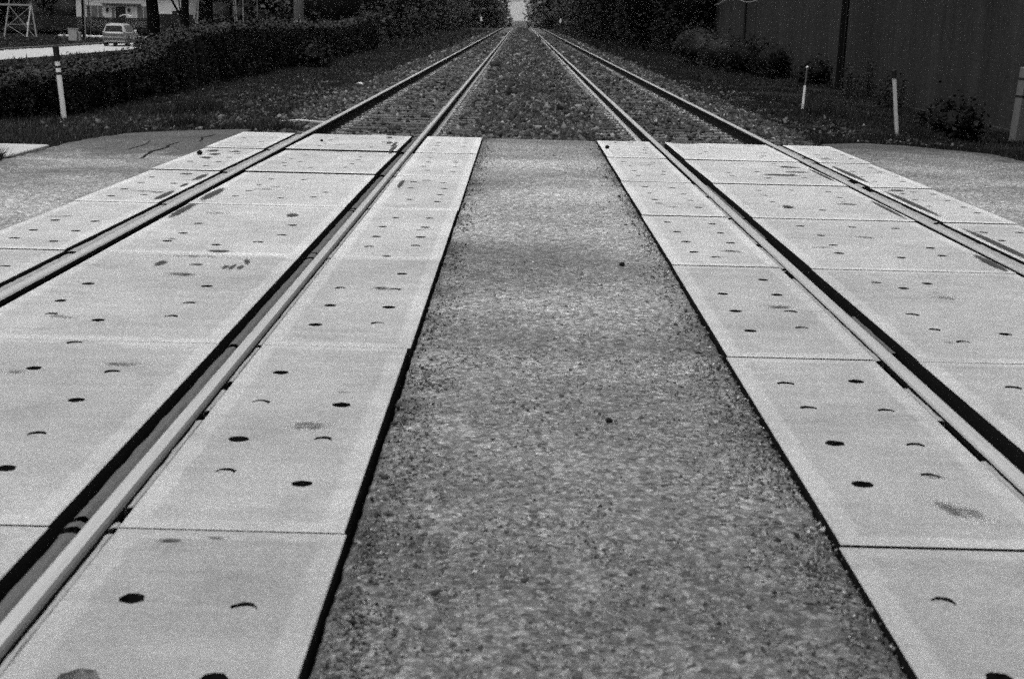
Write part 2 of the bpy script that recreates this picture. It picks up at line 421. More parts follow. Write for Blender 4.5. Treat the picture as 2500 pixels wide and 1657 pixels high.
# ------------------------------------------------------------------ concrete crossing panels
HOLES={
'LO':'-3.34,17.44D -3.04,16.95D -3.16,15.72D -3.04,15.46c -3.04,15.03c -3.23,14.86D -3.05,14.54c -3.33,14.51c -3.08,14.09D -3.36,13.08c -3.05,12.63D -3.34,12.62D -3.35,12.12D -3.02,11.96b -3.09,11.76c -3.33,11.64D -3.33,10.20D -3.04,10.19D -3.03,9.71D -3.32,9.70D -3.32,9.32c -3.03,9.23D -3.02,8.30c',
'GL':'-1.94,17.90m -2.27,17.87m -2.29,17.47m -2.30,16.96m -2.30,16.57D -1.69,16.56m -1.95,16.49m -2.00,16.03m -2.30,15.53m -1.70,15.48m -1.69,15.12m -2.39,15.07m -2.25,14.76m -1.70,14.66m -2.39,14.60m -1.72,14.28m -2.33,14.26m -2.05,14.17m -1.97,13.15m -2.27,13.14m -2.30,12.68m -1.65,12.23m -2.30,12.21m -1.70,11.88m -2.34,11.81m -1.96,11.76m -1.62,10.24D -2.30,10.22D -1.62,9.76c -2.30,9.74D -1.72,9.42c -2.32,9.38D -1.97,9.27D -1.72,7.82D -2.38,7.81D -1.71,7.34c -2.38,7.32D -1.72,6.99c -2.32,6.98c -2.05,6.86D -2.02,6.37c -2.04,5.88D -1.70,5.85c -1.71,5.39D -1.71,4.92c -1.68,4.52D',
'LI':'-0.65,17.98m -0.64,17.51m -0.96,17.46m -0.65,17.05m -0.96,17.02m -0.97,16.55m -0.95,15.61m -0.65,15.11m -0.94,15.09m -0.96,14.63m -0.64,14.63m -0.90,14.23m -0.64,14.17m -0.96,13.22m -0.68,13.19m -0.65,12.74m -0.95,12.72m -0.66,12.28m -0.90,11.90D -0.66,11.80m -0.66,10.80D -0.92,10.78m -0.66,10.31D -0.97,10.29D -0.66,9.83D -0.97,9.81D -0.67,9.45c -0.97,9.36c -0.67,8.37D -0.98,7.87c -0.67,7.87c -0.97,7.37D -0.66,7.36D -0.68,6.95c -0.98,6.88D -0.99,5.91D -0.99,5.43c -0.67,5.42D -0.68,4.95c -0.98,4.92D -0.95,4.55c -0.68,4.44D -0.98,3.48D -0.68,3.44c -0.67,3.03D -0.98,3.01b',
'RI':'1.24,18.15D 1.56,17.48m 1.21,17.14m 1.52,17.13m 1.49,16.70m 1.49,15.68m 1.17,15.66m 1.20,15.18m 1.20,14.70m 1.51,14.69m 1.48,14.38D 1.21,14.21m 1.20,13.28D 1.45,13.24D 1.20,12.78m 1.50,12.76m 1.20,12.30D 1.51,12.30m 1.21,12.04c 1.52,11.82D 1.17,10.93D 1.51,10.88D 1.19,10.41D 1.51,10.40m 1.20,9.92D 1.51,9.91D 1.45,9.54c 1.20,9.45D 1.32,9.25c 1.50,8.47D 1.50,7.99D 1.19,7.98D 1.49,7.51c 1.19,7.49D 1.47,7.09c 1.19,6.99D 1.50,6.02D 1.18,5.95c 1.20,5.55c 1.51,5.54c 1.20,5.06D 1.50,5.06c 1.45,4.69c 1.19,4.58D 1.18,3.60c 1.18,3.14D',
'GR':'2.91,18.10m 2.26,17.68m 2.25,17.15m 2.15,16.85m 2.89,16.75D 2.83,16.58m 2.86,15.92m 2.93,15.63m 2.51,14.92c 2.19,14.76m 2.84,14.73m 2.18,14.44m 2.90,14.39m 2.53,14.30m 2.57,13.30m 2.90,13.24m 2.25,13.22m 2.24,12.83m 2.91,12.80m 2.23,12.34m 2.91,12.31m 2.29,11.95D 2.56,11.85c 2.59,10.90D 2.19,10.89c 2.92,10.88c 2.25,10.41D 2.24,9.94m 2.92,9.91D 2.20,9.57D 2.90,9.57D 2.59,9.44D 2.50,8.49D 2.19,8.48c 2.31,8.31D 2.15,7.52c 2.16,7.14c 2.50,7.07D 2.22,6.86c 2.17,5.97c',
'RO':'3.61,17.97D 3.89,17.57m 3.90,17.15m 3.58,17.10m 3.60,16.68m 3.89,16.68m 3.88,15.68m 3.58,15.22m 3.87,15.21m 3.93,14.81D 3.56,14.70m 3.87,14.29D 3.57,14.22m 3.74,13.42m 3.89,13.28m 3.60,13.26m 3.59,12.79m 3.88,12.79m 3.58,12.31m 3.88,12.31m 3.88,11.94D 3.86,10.83D 3.57,10.79D 3.57,10.37D',
}

def circle(cx, cy, r, n=18, jit=.04):
    return [(cx + r * math.cos(2 * math.pi * k / n) * (1 + random.uniform(-jit, jit)), cy + r * math.sin(2 * math.pi * k / n) * (1 + random.uniform(-jit, jit))) for k in range(n)]

def panel_mesh(x0, x1, y0, y1, holes, tone):
    """holes in panel coordinates: (x, y, kind); D open, m shallow, c plugged, b broken-out"""
    ox, oy = (x0 + x1) / 2, (y0 + y1) / 2
    hw, hl = (x1 - x0) / 2, (y1 - y0) / 2
    P, E, rim = [], [], []
    def loop(pts, r):
        k = len(P)
        for q in pts: P.append(Vector(q)); rim.append(r)
        for i in range(len(pts)): E.append((k + i, k + (i + 1) % len(pts)))
    def rect(ins):
        a, b = hw - ins, hl - ins; out = []
        for (sx, sy, ex, ey) in ((-1, -1, 1, -1), (1, -1, 1, 1), (1, 1, -1, 1), (-1, 1, -1, -1)):
            nn = 5 if sy == ey else 9
            for t in range(nn): out.append((a * (sx + (ex - sx) * t / nn), b * (sy + (ey - sy) * t / nn)))
        return out
    loop(rect(.003), 1.0); loop(rect(.055), 1.0); loop(rect(.095), 0.0)
    hs = []
    for (hx, hy, k) in holes:
        px, py = hx - ox, hy - oy
        r = {'D': .037, 'm': .033, 'c': .037, 'b': .062}[k] * random.uniform(.93, 1.06)
        px = max(-hw + r + .012, min(hw - r - .012, px)); py = max(-hl + r + .012, min(hl - r - .012, py))
        if any((px - a) ** 2 + (py - b) ** 2 < (r + q + .01) ** 2 for a, b, q, _ in hs): continue
        hs.append((px, py, r, k))
        loop(circle(px, py, r, 18, .14 if k == 'b' else .06), 0.0 if abs(px) < hw - .1 else .6)
    vo, eo, fo, vorig, _, _ = delaunay_2d_cdt(P, E, [], 0, 1e-6, True)
    V, R = [], []
    V = [(p.x, p.y, 0.0) for p in vo]
    R = [rim[o_[0]] if o_ else 0.0 for o_ in vorig]
    Fs = []
    for f in fo:
        c = sum((vo[i] for i in f), Vector((0, 0))) / len(f)
        if any((c.x - a) ** 2 + (c.y - b) ** 2 < (r * .86) ** 2 for a, b, r, _ in hs): continue
        Fs.append(tuple(f))
    ntop = len(Fs)
    def addv(pts, r): 
        k = len(V); V.extend(pts); R.extend([r] * len(pts)); return k
    # slab sides
    shade_faces = set()  # faces painted dark for the shade inside gaps and holes
    ring = rect(.003); nr = len(ring)
    out = [(p[0] * hw / (hw - .003), p[1] * hl / (hl - .003)) for p in ring]
    a = addv([(p[0], p[1], 0) for p in ring], 1); b = addv([(p[0], p[1], -.003) for p in out], 1); c_ = addv([(p[0], p[1], -.2) for p in out], .3)
    for i in range(nr):
        j = (i + 1) % nr
        Fs.append((a + i, b + i, b + j, a + j)); shade_faces.add(len(Fs)); Fs.append((b + i, c_ + i, c_ + j, b + j))
    Fs.append(tuple(c_ + i for i in range(nr - 1, -1, -1)))
    for (px, py, r, k) in hs:
        # find the rim verts of this hole on the top sheet
        idx = [i for i, v in enumerate(V[:len(vo)]) if abs(math.hypot(v[0] - px, v[1] - py) - r) < r * (.2 if k == 'b' else .09)]
        idx.sort(key=lambda i: math.atan2(V[i][1] - py, V[i][0] - px))
        if len(idx) < 6: continue
        f0 = len(Fs)
        depth = {'D': .085, 'm': .05, 'c': .045, 'b': .03}[k]
        q = addv([(px + (V[i][0] - px) * .97, py + (V[i][1] - py) * .97, -depth) for i in idx], 0)
        nn = len(idx)
        for i in range(nn):
            j = (i + 1) % nn
            Fs.append((idx[i], idx[j], q + j, q + i))
        Fs.append(tuple(q + i for i in range(nn)))
        if k != 'b': shade_faces.update(range(f0, len(Fs)))
        if k == 'c':      # cement plug sunk unevenly, open at one side
            ang = random.gauss(math.pi / 2, .6); sh = random.uniform(.12, .26) * r
            cx, cy = px - math.cos(ang) * sh, py - math.sin(ang) * sh; rr = r * random.uniform(.8, .9)
            pts = circle(cx, cy, rr, 16, .10)
            tz = lambda x, y: -.004 - .09 * max(0, ((x - px) * math.cos(ang) + (y - py) * math.sin(ang)))
            t1 = addv([(x, y, tz(x, y)) for x, y in pts], .2); t2 = addv([(x, y, -depth - .002) for x, y in pts], 0)
            for i in range(16):
                j = (i + 1) % 16; Fs.append((t1 + i, t2 + i, t2 + j, t1 + j))
            Fs.append(tuple(t1 + i for i in range(16)))
    me = bpy.data.meshes.new('panel'); me.from_pydata(V, [], Fs)
    at = me.attributes.new('rim', 'FLOAT', 'POINT'); at.data.foreach_set('value', np.array(R, dtype=np.float32))
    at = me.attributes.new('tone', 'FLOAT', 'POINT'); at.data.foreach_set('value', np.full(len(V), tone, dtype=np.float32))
    me.polygons.foreach_set('material_index', [1 if i in shade_faces else 0 for i in range(len(Fs))])
    me.update()
    return me

SEAM = [18.40, 16.125, 13.71, 11.29, 8.92, 6.43, 4.00, 1.60]
COLS = {
    'LO': ([-3.530] * 7, -2.862, 5, 'outside the left track'),
    'GL': ([-2.622] * 7, -1.366, 7, 'between the left track rails'),
    'LI': ([-1.160] * 7, [-.460, -.462, -.462, -.47, -.474, -.488, -.48], 7, 'between left track and middle asphalt'),
    'RI': ([1.012, 1.008, 1.004, 1.0, .998, .992, .985], 1.682, 7, 'between middle asphalt and right track'),
    'GR': ([1.886] * 7, 3.186, 6, 'between the right track rails'),
    'RO': ([3.402] * 7, 4.004, 4, 'outside the right track'),
}
ORD = ['touching the ballast'] + [q + ' from the ballast' for q in ('second', 'third', 'fourth', 'fifth', 'sixth', 'seventh')]
WIDE = {('GL', 1): .020, ('GL', 2): .022, ('GR', 2): .018, ('LO', 2): .012, ('GR', 1): .008, ('RO', 2): .010, ('RO', 3): .012, ('GR', 3): .008, ('LI', 2): .006, ('RI', 4): .009, ('RI', 6): .008, ('LI', 1): .006}
STEP = {('GL', 0): .020, ('GL', 1): .021, ('GR', 1): .016, ('LO', 1): .014, ('RI', 3): .012, ('RO', 1): .010, ('RO', 2): .011}
PALE = {('GL', 4), ('GL', 5), ('LI', 5), ('LI', 4), ('LI', 6), ('LI', 3), ('RI', 5), ('GR', 5), ('GL', 6)}
PANELS = {}
TONE = [1.20, 1.15, 1.10, 1.03, .93, .83, .72]      # rows darken towards the camera: lens falloff and grazing light painted into the tone
for c, (left, right, rows, where) in COLS.items():
    hs = []
    for tkn in HOLES[c].split():
        k = tkn[-1]; x, y = tkn[:-1].split(','); hs.append((float(x), float(y), k))
    for r in range(rows):
        x0 = left[r]; x1 = right[r] if isinstance(right, list) else right
        g1 = WIDE.get((c, r), .007) / 2 if r else .0
        g0 = WIDE.get((c, r + 1), .007) / 2
        if (c, r) in PALE: g1 = .0018
        if (c, r + 1) in PALE: g0 = .0018
        y1 = SEAM[r] - g1 + (random.uniform(-.03, .03) if r == 0 else 0); y0 = SEAM[r + 1] + g0
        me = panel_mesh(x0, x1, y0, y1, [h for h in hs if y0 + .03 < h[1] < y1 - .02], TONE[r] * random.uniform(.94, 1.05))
        o = link('crossing_panel', me, [CON, RECESS_SHADE])
        step = STEP.get((c, r), .0022 if (c, r + 1) in PALE else .0075)      # the near edge stands this much proud of the next panel
        o.location = ((x0 + x1) / 2, (y0 + y1) / 2, random.uniform(-.002, .001))
        o.rotation_euler = (-step / (y1 - y0), random.uniform(-.002, .002), random.uniform(-.0008, .0008))
        tag(o, 'concrete crossing panel, ' + ORD[r] + ', ' + where, 'crossing panel', 'concrete panels of the level crossing')
        PANELS[c, r] = o

def on_panel(key, name, me, mat):
    o = link(name, me, mat, PANELS[key]); o.location = (0, 0, 0)
    return o

# rubber flangeway seals: parts of the panel they edge, torn and uneven
def seal(key, x0, x1, ztop, mat, skip=()):
    pa = PANELS[key]; L = pa.location; r = key[1]
    y0, y1 = SEAM[r + 1] + .02, SEAM[r] - .02
    ys_ = list(np.arange(y0, y1, .045)) + [y1]
    xs_ = [0, .3, .7, 1]
    V, Fq = [], []
    for y in ys_:
        a = x0 + .004 * float(fbm(y * 7, 1.5, 31, 3)); b = x1 + .005 * float(fbm(y * 8, 7.5, 33, 3))
        for t in xs_:
            z = ztop + .006 * float(fbm(y * 6, t * 3, 35, 3)) - (.010 if t in (0, 1) else 0)
            V.append((a + (b - a) * t - L.x, y - L.y, z - L.z))
        for t in (1, 0): V.append((a + (b - a) * t - L.x, y - L.y, ztop - .09 - L.z))
    for i in range(len(ys_) - 1):
        ym = ys_[i]
        if any(s0 < ym < s1 for s0, s1 in skip): continue
        for k in range(6):
            j = (k + 1) % 6
            Fq.append((i * 6 + k, i * 6 + j, i * 6 + 6 + j, i * 6 + 6 + k))
    if not Fq: return
    us = sorted({i for f in Fq for i in f}); rm = {i: k for k, i in enumerate(us)}; V = [V[i] for i in us]; Fq = [tuple(rm[i] for i in f) for f in Fq]
    me = bpy.data.meshes.new('rubber_seal'); me.from_pydata(V, [], Fq); me.update()
    on_panel(key, 'rubber_seal', me, mat)
for r in range(5): seal(('LO', r), -2.852, -2.782, -.014, RUBBERL)
for r in range(7):
    if r > 0: seal(('LI', r), -1.196, -1.164, -.012, RUBBERL, ((5.15, 5.28), (5.6, 5.75), (4.06, 4.16), (14.2, 14.3)))
    seal(('GL', r), -1.328, -1.274, -.011, RUBBER, ((4.02, 4.10), (11.1, 11.16), (9.05, 9.12)))
for r in range(2, 7): seal(('RI', r), 1.686, 1.728, -.014, RUBBERL, ((5.95, 6.42), (4.9, 5.45), (8.6, 8.85), (12.6, 12.75), (9.8, 9.95)))
seal(('GR', 2), 1.804, 1.842, -.014, RUBBER); seal(('GR', 3), 1.804, 1.838, -.014, RUBBER, ((8.9, 10.2),)); seal(('GR', 4), 1.804, 1.842, -.014, RUBBER, ((7.45, 9.0),(6.3, 6.62)))
for r in range(4): seal(('RO', r), 3.322, 3.392, -.012, RUBBERL, ((14.0, 14.4), (13.4, 13.75), (16.6, 16.75)))

# soft tar and tyre stains lying on the panels
def stain(key, cx, cy, w, l, rz=0.0, dim=1.0):
    pa = PANELS[key]; nx = ny = 10
    u = np.linspace(-1, 1, nx); U, Vv = np.meshgrid(u, u)
    f = np.clip(1.05 - np.maximum(np.hypot(U, Vv), 0), 0, 1)
    f = np.clip(f * 1.5, 0, 1) * dim
    f[0, :] = f[-1, :] = -1.0; f[:, 0] = f[:, -1] = -1.0
    c_, s_ = math.cos(rz), math.sin(rz)
    X = U * w / 2; Y = Vv * l / 2
    V = np.stack([X * c_ - Y * s_ + cx - pa.location.x, X * s_ + Y * c_ + cy - pa.location.y, np.full(X.shape, .0045)], -1).reshape(-1, 3)
    i = np.arange(ny - 1)[:, None] * nx + np.arange(nx - 1)[None, :]
    on_panel(key, 'tar_stain', np_mesh('tar_stain', V, np.stack([i, i + 1, i + nx + 1, i + nx], -1).reshape(-1, 4), {'fade': f.ravel()}), STAIN)
S = stain
S(('LO', 1), -3.36, 15.74, .16, .30); S(('LO', 1), -3.26, 15.36, .17, .25); S(('LO', 1), -3.27, 14.95, .16, .20); S(('LO', 1), -3.10, 15.72, .14, .18)
S(('LO', 2), -3.12, 13.40, .16, .14); S(('LO', 2), -2.93, 13.15, .09, .75); S(('LO', 2), -2.92, 11.75, .09, .85); S(('LO', 2), -2.93, 12.5, .06, .4)
S(('GL', 3), -2.57, 10.9, .10, 1.2); S(('GL', 2), -2.55, 11.9, .12, 1.2); S(('GL', 3), -1.70, 10.75, .12, .25); S(('GL', 3), -1.9, 9.0, .18, .12)
S(('GL', 4), -2.15, 8.51, .09, .26, 0, .85); S(('GL', 4), -1.93, 8.50, .12, .10, 0, .7); S(('GL', 4), -1.74, 8.43, .06, .22, 0, .72); S(('GL', 4), -1.70, 8.44, .04, .26, 0, .9); S(('GL', 4), -1.65, 8.44, .05, .2, 0, .8); S(('GL', 4), -1.65, 8.64, .05, .28, .2, .8); S(('GL', 4), -2.0, 8.80, .5, .12, 0, .42)
S(('GL', 0), -1.62, 18.06, .10, .35); S(('GL', 0), -1.545, 17.22, .09, .45); S(('GL', 0), -1.47, 17.0, .06, .9); S(('GL', 0), -1.43, 16.4, .07, 1.4)
S(('LI', 2), -1.06, 13.0, .06, .8); S(('LI', 3), -.82, 8.98, .08, .06)
S(('GR', 0), 2.12, 18.28, .5, .16); S(('GR', 1), 2.95, 15.5, .3, .22); S(('GR', 1), 2.93, 14.95, .34, .14); S(('GR', 1), 2.7, 14.6, .5, .2); S(('GR', 2), 2.30, 12.0, .12, .25)
S(('GR', 3), 3.14, 9.3, .10, .9); S(('GR', 2), 3.14, 12.0, .06, 1.6); S(('GR', 1), 3.14, 14.7, .06, 1.8)
for r, y, l in ((1, 14.9, 2.2), (2, 12.5, 2.3), (3, 10.1, 2.2)): S(('RO', r), 3.47, y, .10, l)
S(('RO', 2), 3.6, 13.5, .2, .15)
S(('RI', 5), 1.42, 4.34, .10, .28, .35, .50); S(('RI', 5), 1.48, 4.30, .09, .24, .35, .48)
S(('LI', 6), -.98, 3.90, .10, .035, .1, .7); S(('LI', 6), -.86, 3.93, .10, .03, -.1, .6); S(('LI', 5), -.68, 5.60, .10, .02, 0, .7)

gs = random.Random(99)
for key, pa in PANELS.items():
    c, r = key
    if r > 5: continue
    w_ = pa.dimensions.x; x0 = pa.location.x
    for q in range(2 if c in ('GL', 'GR') else 1):
        S(key, x0 + gs.uniform(-.32, .32) * w_, pa.location.y + gs.uniform(-.9, .9), gs.uniform(.10, .32), gs.uniform(.05, .16), gs.uniform(-.3, .3), gs.uniform(.42, .62))

# ------------------------------------------------------------------ rails
def sweep(name, prof, ys_, x, mats, mids, parent):
    n = len(prof); V = []; Fq = []; M_ = []
    zz = zc(np.array(ys_))
    for y, dz in zip(ys_, zz):
        for (px, pz) in prof: V.append((px, y, pz + float(dz)))
    for i in range(len(ys_) - 1):
        for k in range(n):
            j = (k + 1) % n
            Fq.append((i * n + k, i * n + j, i * n + n + j, i * n + n + k)); M_.append(mids[k])
    me = bpy.data.meshes.new(name); me.from_pydata(V, [], Fq); me.polygons.foreach_set('material_index', M_); me.update()
    return link(name, me, mats, parent)
RY = [-2, 5, 12, 18.4, 25, 40, 60, 80, 100, 125, 150, 180, 200] + list(range(212, 336, 6))
RLAB = {'LO': 'steel rail nearest the hedge, outer rail of the left track', 'LI': 'steel rail of the left track beside the middle ballast',
        'RI': 'steel rail of the right track beside the middle ballast', 'RO': 'steel rail nearest the dark wall, outer rail of the right track'}
for k, (x, sgn) in RAILS.items():
    e = empty('rail', (x, 0, 0)); tag(e, RLAB[k], 'rail', 'rails of the two tracks')
    head = [(-.035, -.038), (-.0355, -.013), (-.030, -.005), (-.019, -.0012), (0, 0), (.019, -.0012), (.030, -.005), (.0355, -.013), (.035, -.038), (.012, -.047), (-.012, -.047)]
    sweep('rail_head', head, RY, x, [POLISH, RUST, HEADD], {'LI': [1, 0, 0, 0, 0, 2, 2, 1, 1, 1, 1], 'RI': [1, 0, 0, 0, 0, 0, 2, 1, 1, 1, 1]}.get(k, [1, 0, 0, 0, 0, 0, 0, 1, 1, 1, 1]), e)
    sweep('rail_web', [(-.009, -.156), (-.009, -.048), (.009, -.048), (.009, -.156)], RY, x, [RUST], [0] * 4, e)
    sweep('rail_foot', [(-.075, -.171), (-.075, -.163), (-.012, -.152), (.012, -.152), (.075, -.163), (.075, -.171)], RY, x, [FOOT, RUST], [0, 1, 1, 1, 0, 1], e) if k in ('LO', 'RO') else \
        sweep('rail_foot', [(-.075, -.171), (-.075, -.161), (-.012, -.152), (.012, -.152), (.075, -.161), (.075, -.171)], RY, x, [FOOT], [0] * 6, e)

# ------------------------------------------------------------------ ties with plates and spikes
m = MB(); m.box(-1.30, 1.30, -.115, .115, -.36, -.188, ch=.012)
tie_me = m.build('tie', WOOD); TIE_ME = tie_me.data; bpy.data.objects.remove(tie_me)
m = MB(); m.box(-.19, .19, -.085, .085, -.190, -.174, ch=.004); m.box(-.105, -.08, -.085, .085, -.176, -.163); m.box(.08, .105, -.085, .085, -.176, -.163)
pl_ = m.build('tie_plate', PLATE); PL_ME = pl_.data; bpy.data.objects.remove(pl_)
m = MB(); m.box(-.022, .022, -.018, .018, -.18, -.142, ch=.006); m.box(-.009, .009, -.009, .009, -.3, -.17)
sp_ = m.build('spike', PLATE); SP_ME = sp_.data; bpy.data.objects.remove(sp_)
TPITCH = .56
far_ties = MB()
for tr, (ra, rb, lab) in enumerate(((RAILS['LO'][0], RAILS['LI'][0], 'left'), (RAILS['RI'][0], RAILS['RO'][0], 'right'))):
    cx = (ra + rb) / 2; hg = (rb - ra) / 2
    y = 18.72; k = 0
    while y < 300:
        if k < 148:
            t = bpy.data.objects.new('railway_tie', TIE_ME); COL.objects.link(t)
            t.location = (cx + random.uniform(-.05, .05), y + random.uniform(-.03, .03), random.uniform(-.006, .004)); t.rotation_euler = (0, 0, random.gauss(0, .008))
            tag(t, 'weathered wooden tie in the ballast under the %s track beyond the crossing' % lab, 'railway tie', 'ties under the %s track' % lab)
            if k < 75:
                for s_ in (-1, 1):
                    p = bpy.data.objects.new('tie_plate', PL_ME); COL.objects.link(p); p.parent = t; p.location = (s_ * hg - (t.location.x - cx), 0, 0)
                    if k < 30:
                        for sx in (-.155, -.095, .095, .155):
                            q = bpy.data.objects.new('spike', SP_ME); COL.objects.link(q); q.parent = p; q.location = (sx, random.choice((-.05, .05, .04)), random.uniform(-.004, .008))
        else:
            far_ties.box(cx - 1.3, cx + 1.3, y - .115, y + .115, -.33 + float(zc(y)), -.186 + float(zc(y)))
        k += 1; y = 18.72 + k * TPITCH
tag(far_ties.build('distant_ties', WOOD), 'far ties of both tracks reading as fine dark stripes', 'railway ties', kind='stuff')

# ------------------------------------------------------------------ loose ballast stones
def stones(x, y, z, r, tone):
    n = len(x)
    base = np.array([(1, 0, 0), (-1, 0, 0), (0, 1, 0), (0, -1, 0), (0, 0, 1), (0, 0, -1)], dtype=float)
    V = base[None] * (1 + rng.uniform(-.35, .45, (n, 6, 1))) + rng.uniform(-.25, .25, (n, 6, 3))
    V = V * np.stack([r * rng.uniform(.8, 1.4, n), r * rng.uniform(.7, 1.2, n), r * rng.uniform(.5, .95, n)], -1)[:, None, :]
    # random rotation
    q = rng.normal(size=(n, 4)); q /= np.linalg.norm(q, axis=1)[:, None]
    w, a, b, c = q.T
    R = np.stack([1 - 2 * (b * b + c * c), 2 * (a * b - c * w), 2 * (a * c + b * w), 2 * (a * b + c * w), 1 - 2 * (a * a + c * c), 2 * (b * c - a * w), 2 * (a * c - b * w), 2 * (b * c + a * w), 1 - 2 * (a * a + b * b)], -1).reshape(n, 3, 3)
    V = np.einsum('nij,nkj->nki', R, V)
    V = V + np.stack([x, y, z], -1)[:, None, :]
    T = np.array([(0, 2, 4), (2, 1, 4), (1, 3, 4), (3, 0, 4), (2, 0, 5), (1, 2, 5), (3, 1, 5), (0, 3, 5)])
    F = (np.arange(n)[:, None, None] * 6 + T[None]).reshape(-1, 3)
    return V.reshape(-1, 3), F, np.repeat(tone, 6)
X_, Y_, R_ = [], [], []
for (a, b, dens, r0) in ((18.42, 30, 560, .030), (30, 50, 260, .036), (50, 90, 90, .05), (90, 160, 16, .08)):
    n = int((b - a) * 9.9 * dens); X_.append(rng.uniform(-4.6, 5.3, n)); Y_.append(rng.uniform(a, b, n)); R_.append(r0 * np.exp(rng.normal(0, .3, n)))
x, y, r = map(np.concatenate, (X_, Y_, R_))
keep = np.ones(len(x), bool)
for k, (rx, _) in RAILS.items(): keep &= np.abs(x - rx) > .10
ph = np.abs(((y - 18.72) / TPITCH + .5) % 1 - .5) * TPITCH
ontie = (ph < .12) & ((np.abs(x + 1.99) < 1.3) | (np.abs(x - 2.52) < 1.3))
hasp = (y > 18.4)
keep &= ~(ontie & (rng.uniform(size=len(x)) < np.where(x < 0, .965, .90)))
keep &= rng.uniform(size=len(x)) < np.where((x < -3.7) | (x > 4.3), .55 + .4 * fbm(x * 1.3, y * 1.3, 41), 1)
x, y, r, ontie = x[keep], y[keep], r[keep], ontie[keep]
z = bed_z(x, y) + r * .35 + rng.uniform(-.008, .02, len(x)); z = np.where(ontie, -.185 + zc(y) + r * .25, z)
nr = np.minimum.reduce([np.abs(x - rx) for rx, _ in RAILS.values()]); k2 = ~((nr < .26) & (rng.uniform(size=len(x)) < .9)); x, y, z, r = x[k2], y[k2], z[k2], r[k2]
tone = np.exp(rng.normal(-.35, .85, len(x))).clip(.1, 4.6) * (1 + .5 * fbm(x * .8, y * .5, 43))
nv = 2600; xv = np.concatenate([-4.3 - np.abs(rng.normal(0, 1.1, nv)), 5.0 + np.abs(rng.normal(0, .9, nv))]); yv = rng.uniform(18.9, 46, 2 * nv)
kv = (xv > -7.4) & (xv < 7.2) & ((xv < 0) | (rng.uniform(size=2 * nv) < .5)) & (fbm(xv * 1.1, yv * .7, 47) > -.1) & (yv > 19.5); xv, yv = xv[kv], yv[kv]; rv = .024 * np.exp(rng.normal(0, .35, len(xv)))
x = np.concatenate([x, xv]); y = np.concatenate([y, yv]); r = np.concatenate([r, rv]); z = np.concatenate([z, zt(xv, yv) + rv * .9 + .012]); tone = np.concatenate([tone, np.exp(rng.normal(-.1, .7, len(xv))).clip(.1, 3.5)])
V, F, T = stones(x, y, z, r, tone)
tag(link('ballast', np_mesh('ballast', V, F, {'tone': T}), STONE), 'grey crushed stone ballast around the rails beyond the crossing', 'ballast', kind='stuff')

# loose grit swept to the borders of the asphalt strip and into the joints
ng = 5200; side = rng.uniform(size=ng) < .5
yg = rng.uniform(1.6, 18.4, ng) ; off = np.abs(rng.normal(0, .07, ng)) + .004
xg = np.where(side, np.interp(yg, [1, 18.4], [-.455, -.445]) + off, np.interp(yg, [1, 18.4], [.975, .995]) - off)
sp = rng.uniform(size=ng) < .18; xg = np.where(sp, rng.uniform(-.4, .93, ng), xg)
kg = fbm(yg * 1.4, xg * .5, 53) > -.15; xg, yg = xg[kg], yg[kg]; rg = .0042 * np.exp(rng.normal(0, .45, len(xg)))
tg = np.exp(rng.normal(.6, .9, len(xg))).clip(.2, 7); zg = np.full(len(xg), -.010)
for (a, b, dens, r0) in ((1.8, 4.2, 5200, .0038), (4.2, 6.5, 2600, .0038), (6.5, 9, 900, .0040)):      # stones standing out of the worn asphalt surface
    n = int(1.43 * (b - a) * dens); xa = rng.uniform(-.445, .975, n); ya = rng.uniform(a, b, n)
    ka = fbm(xa * 5, ya * 3.2, 57, 3) > -.25; xa, ya = xa[ka], ya[ka]; ra = r0 * np.exp(rng.normal(0, .4, len(xa)))
    xg = np.concatenate([xg, xa]); yg = np.concatenate([yg, ya]); rg = np.concatenate([rg, ra]); zg = np.concatenate([zg, -.011 + .004 * fbm(xa * 2, ya * 1.5, 21) + ra * .05])
    tg = np.concatenate([tg, (np.exp(rng.normal(.85, .75, len(xa))) * np.interp(ya, [3, 9], [.7, 1.1])).clip(.2, 8)])
V, F, T = stones(xg, yg, zg, rg, tg)
tag(link('grit', np_mesh('grit', V, F, {'tone': T}), STONE), 'coarse grit and exposed stones on the middle asphalt', 'grit', kind='stuff')

# ------------------------------------------------------------------ foliage builders
def cards(P, size, tone, up=.5, aspect=.6):
    """leaf quads (slightly folded diamonds) at points P"""
    n = len(P)
    a = rng.normal(size=(n, 3)); a[:, 2] *= .6; a /= np.linalg.norm(a, axis=1)[:, None]
    nn = rng.normal(size=(n, 3)); nn[:, 2] = np.abs(nn[:, 2]) + up
    b = np.cross(nn, a); b /= np.linalg.norm(b, axis=1)[:, None] + 1e-9
    s = (size * np.exp(rng.normal(0, .25, n)))[:, None]
    V = np.stack([P - a * s, P - b * s * aspect, P + a * s, P + b * s * aspect], 1).reshape(-1, 3)
    F = np.arange(n * 4).reshape(n, 4)
    return V, F, np.repeat(tone, 4)

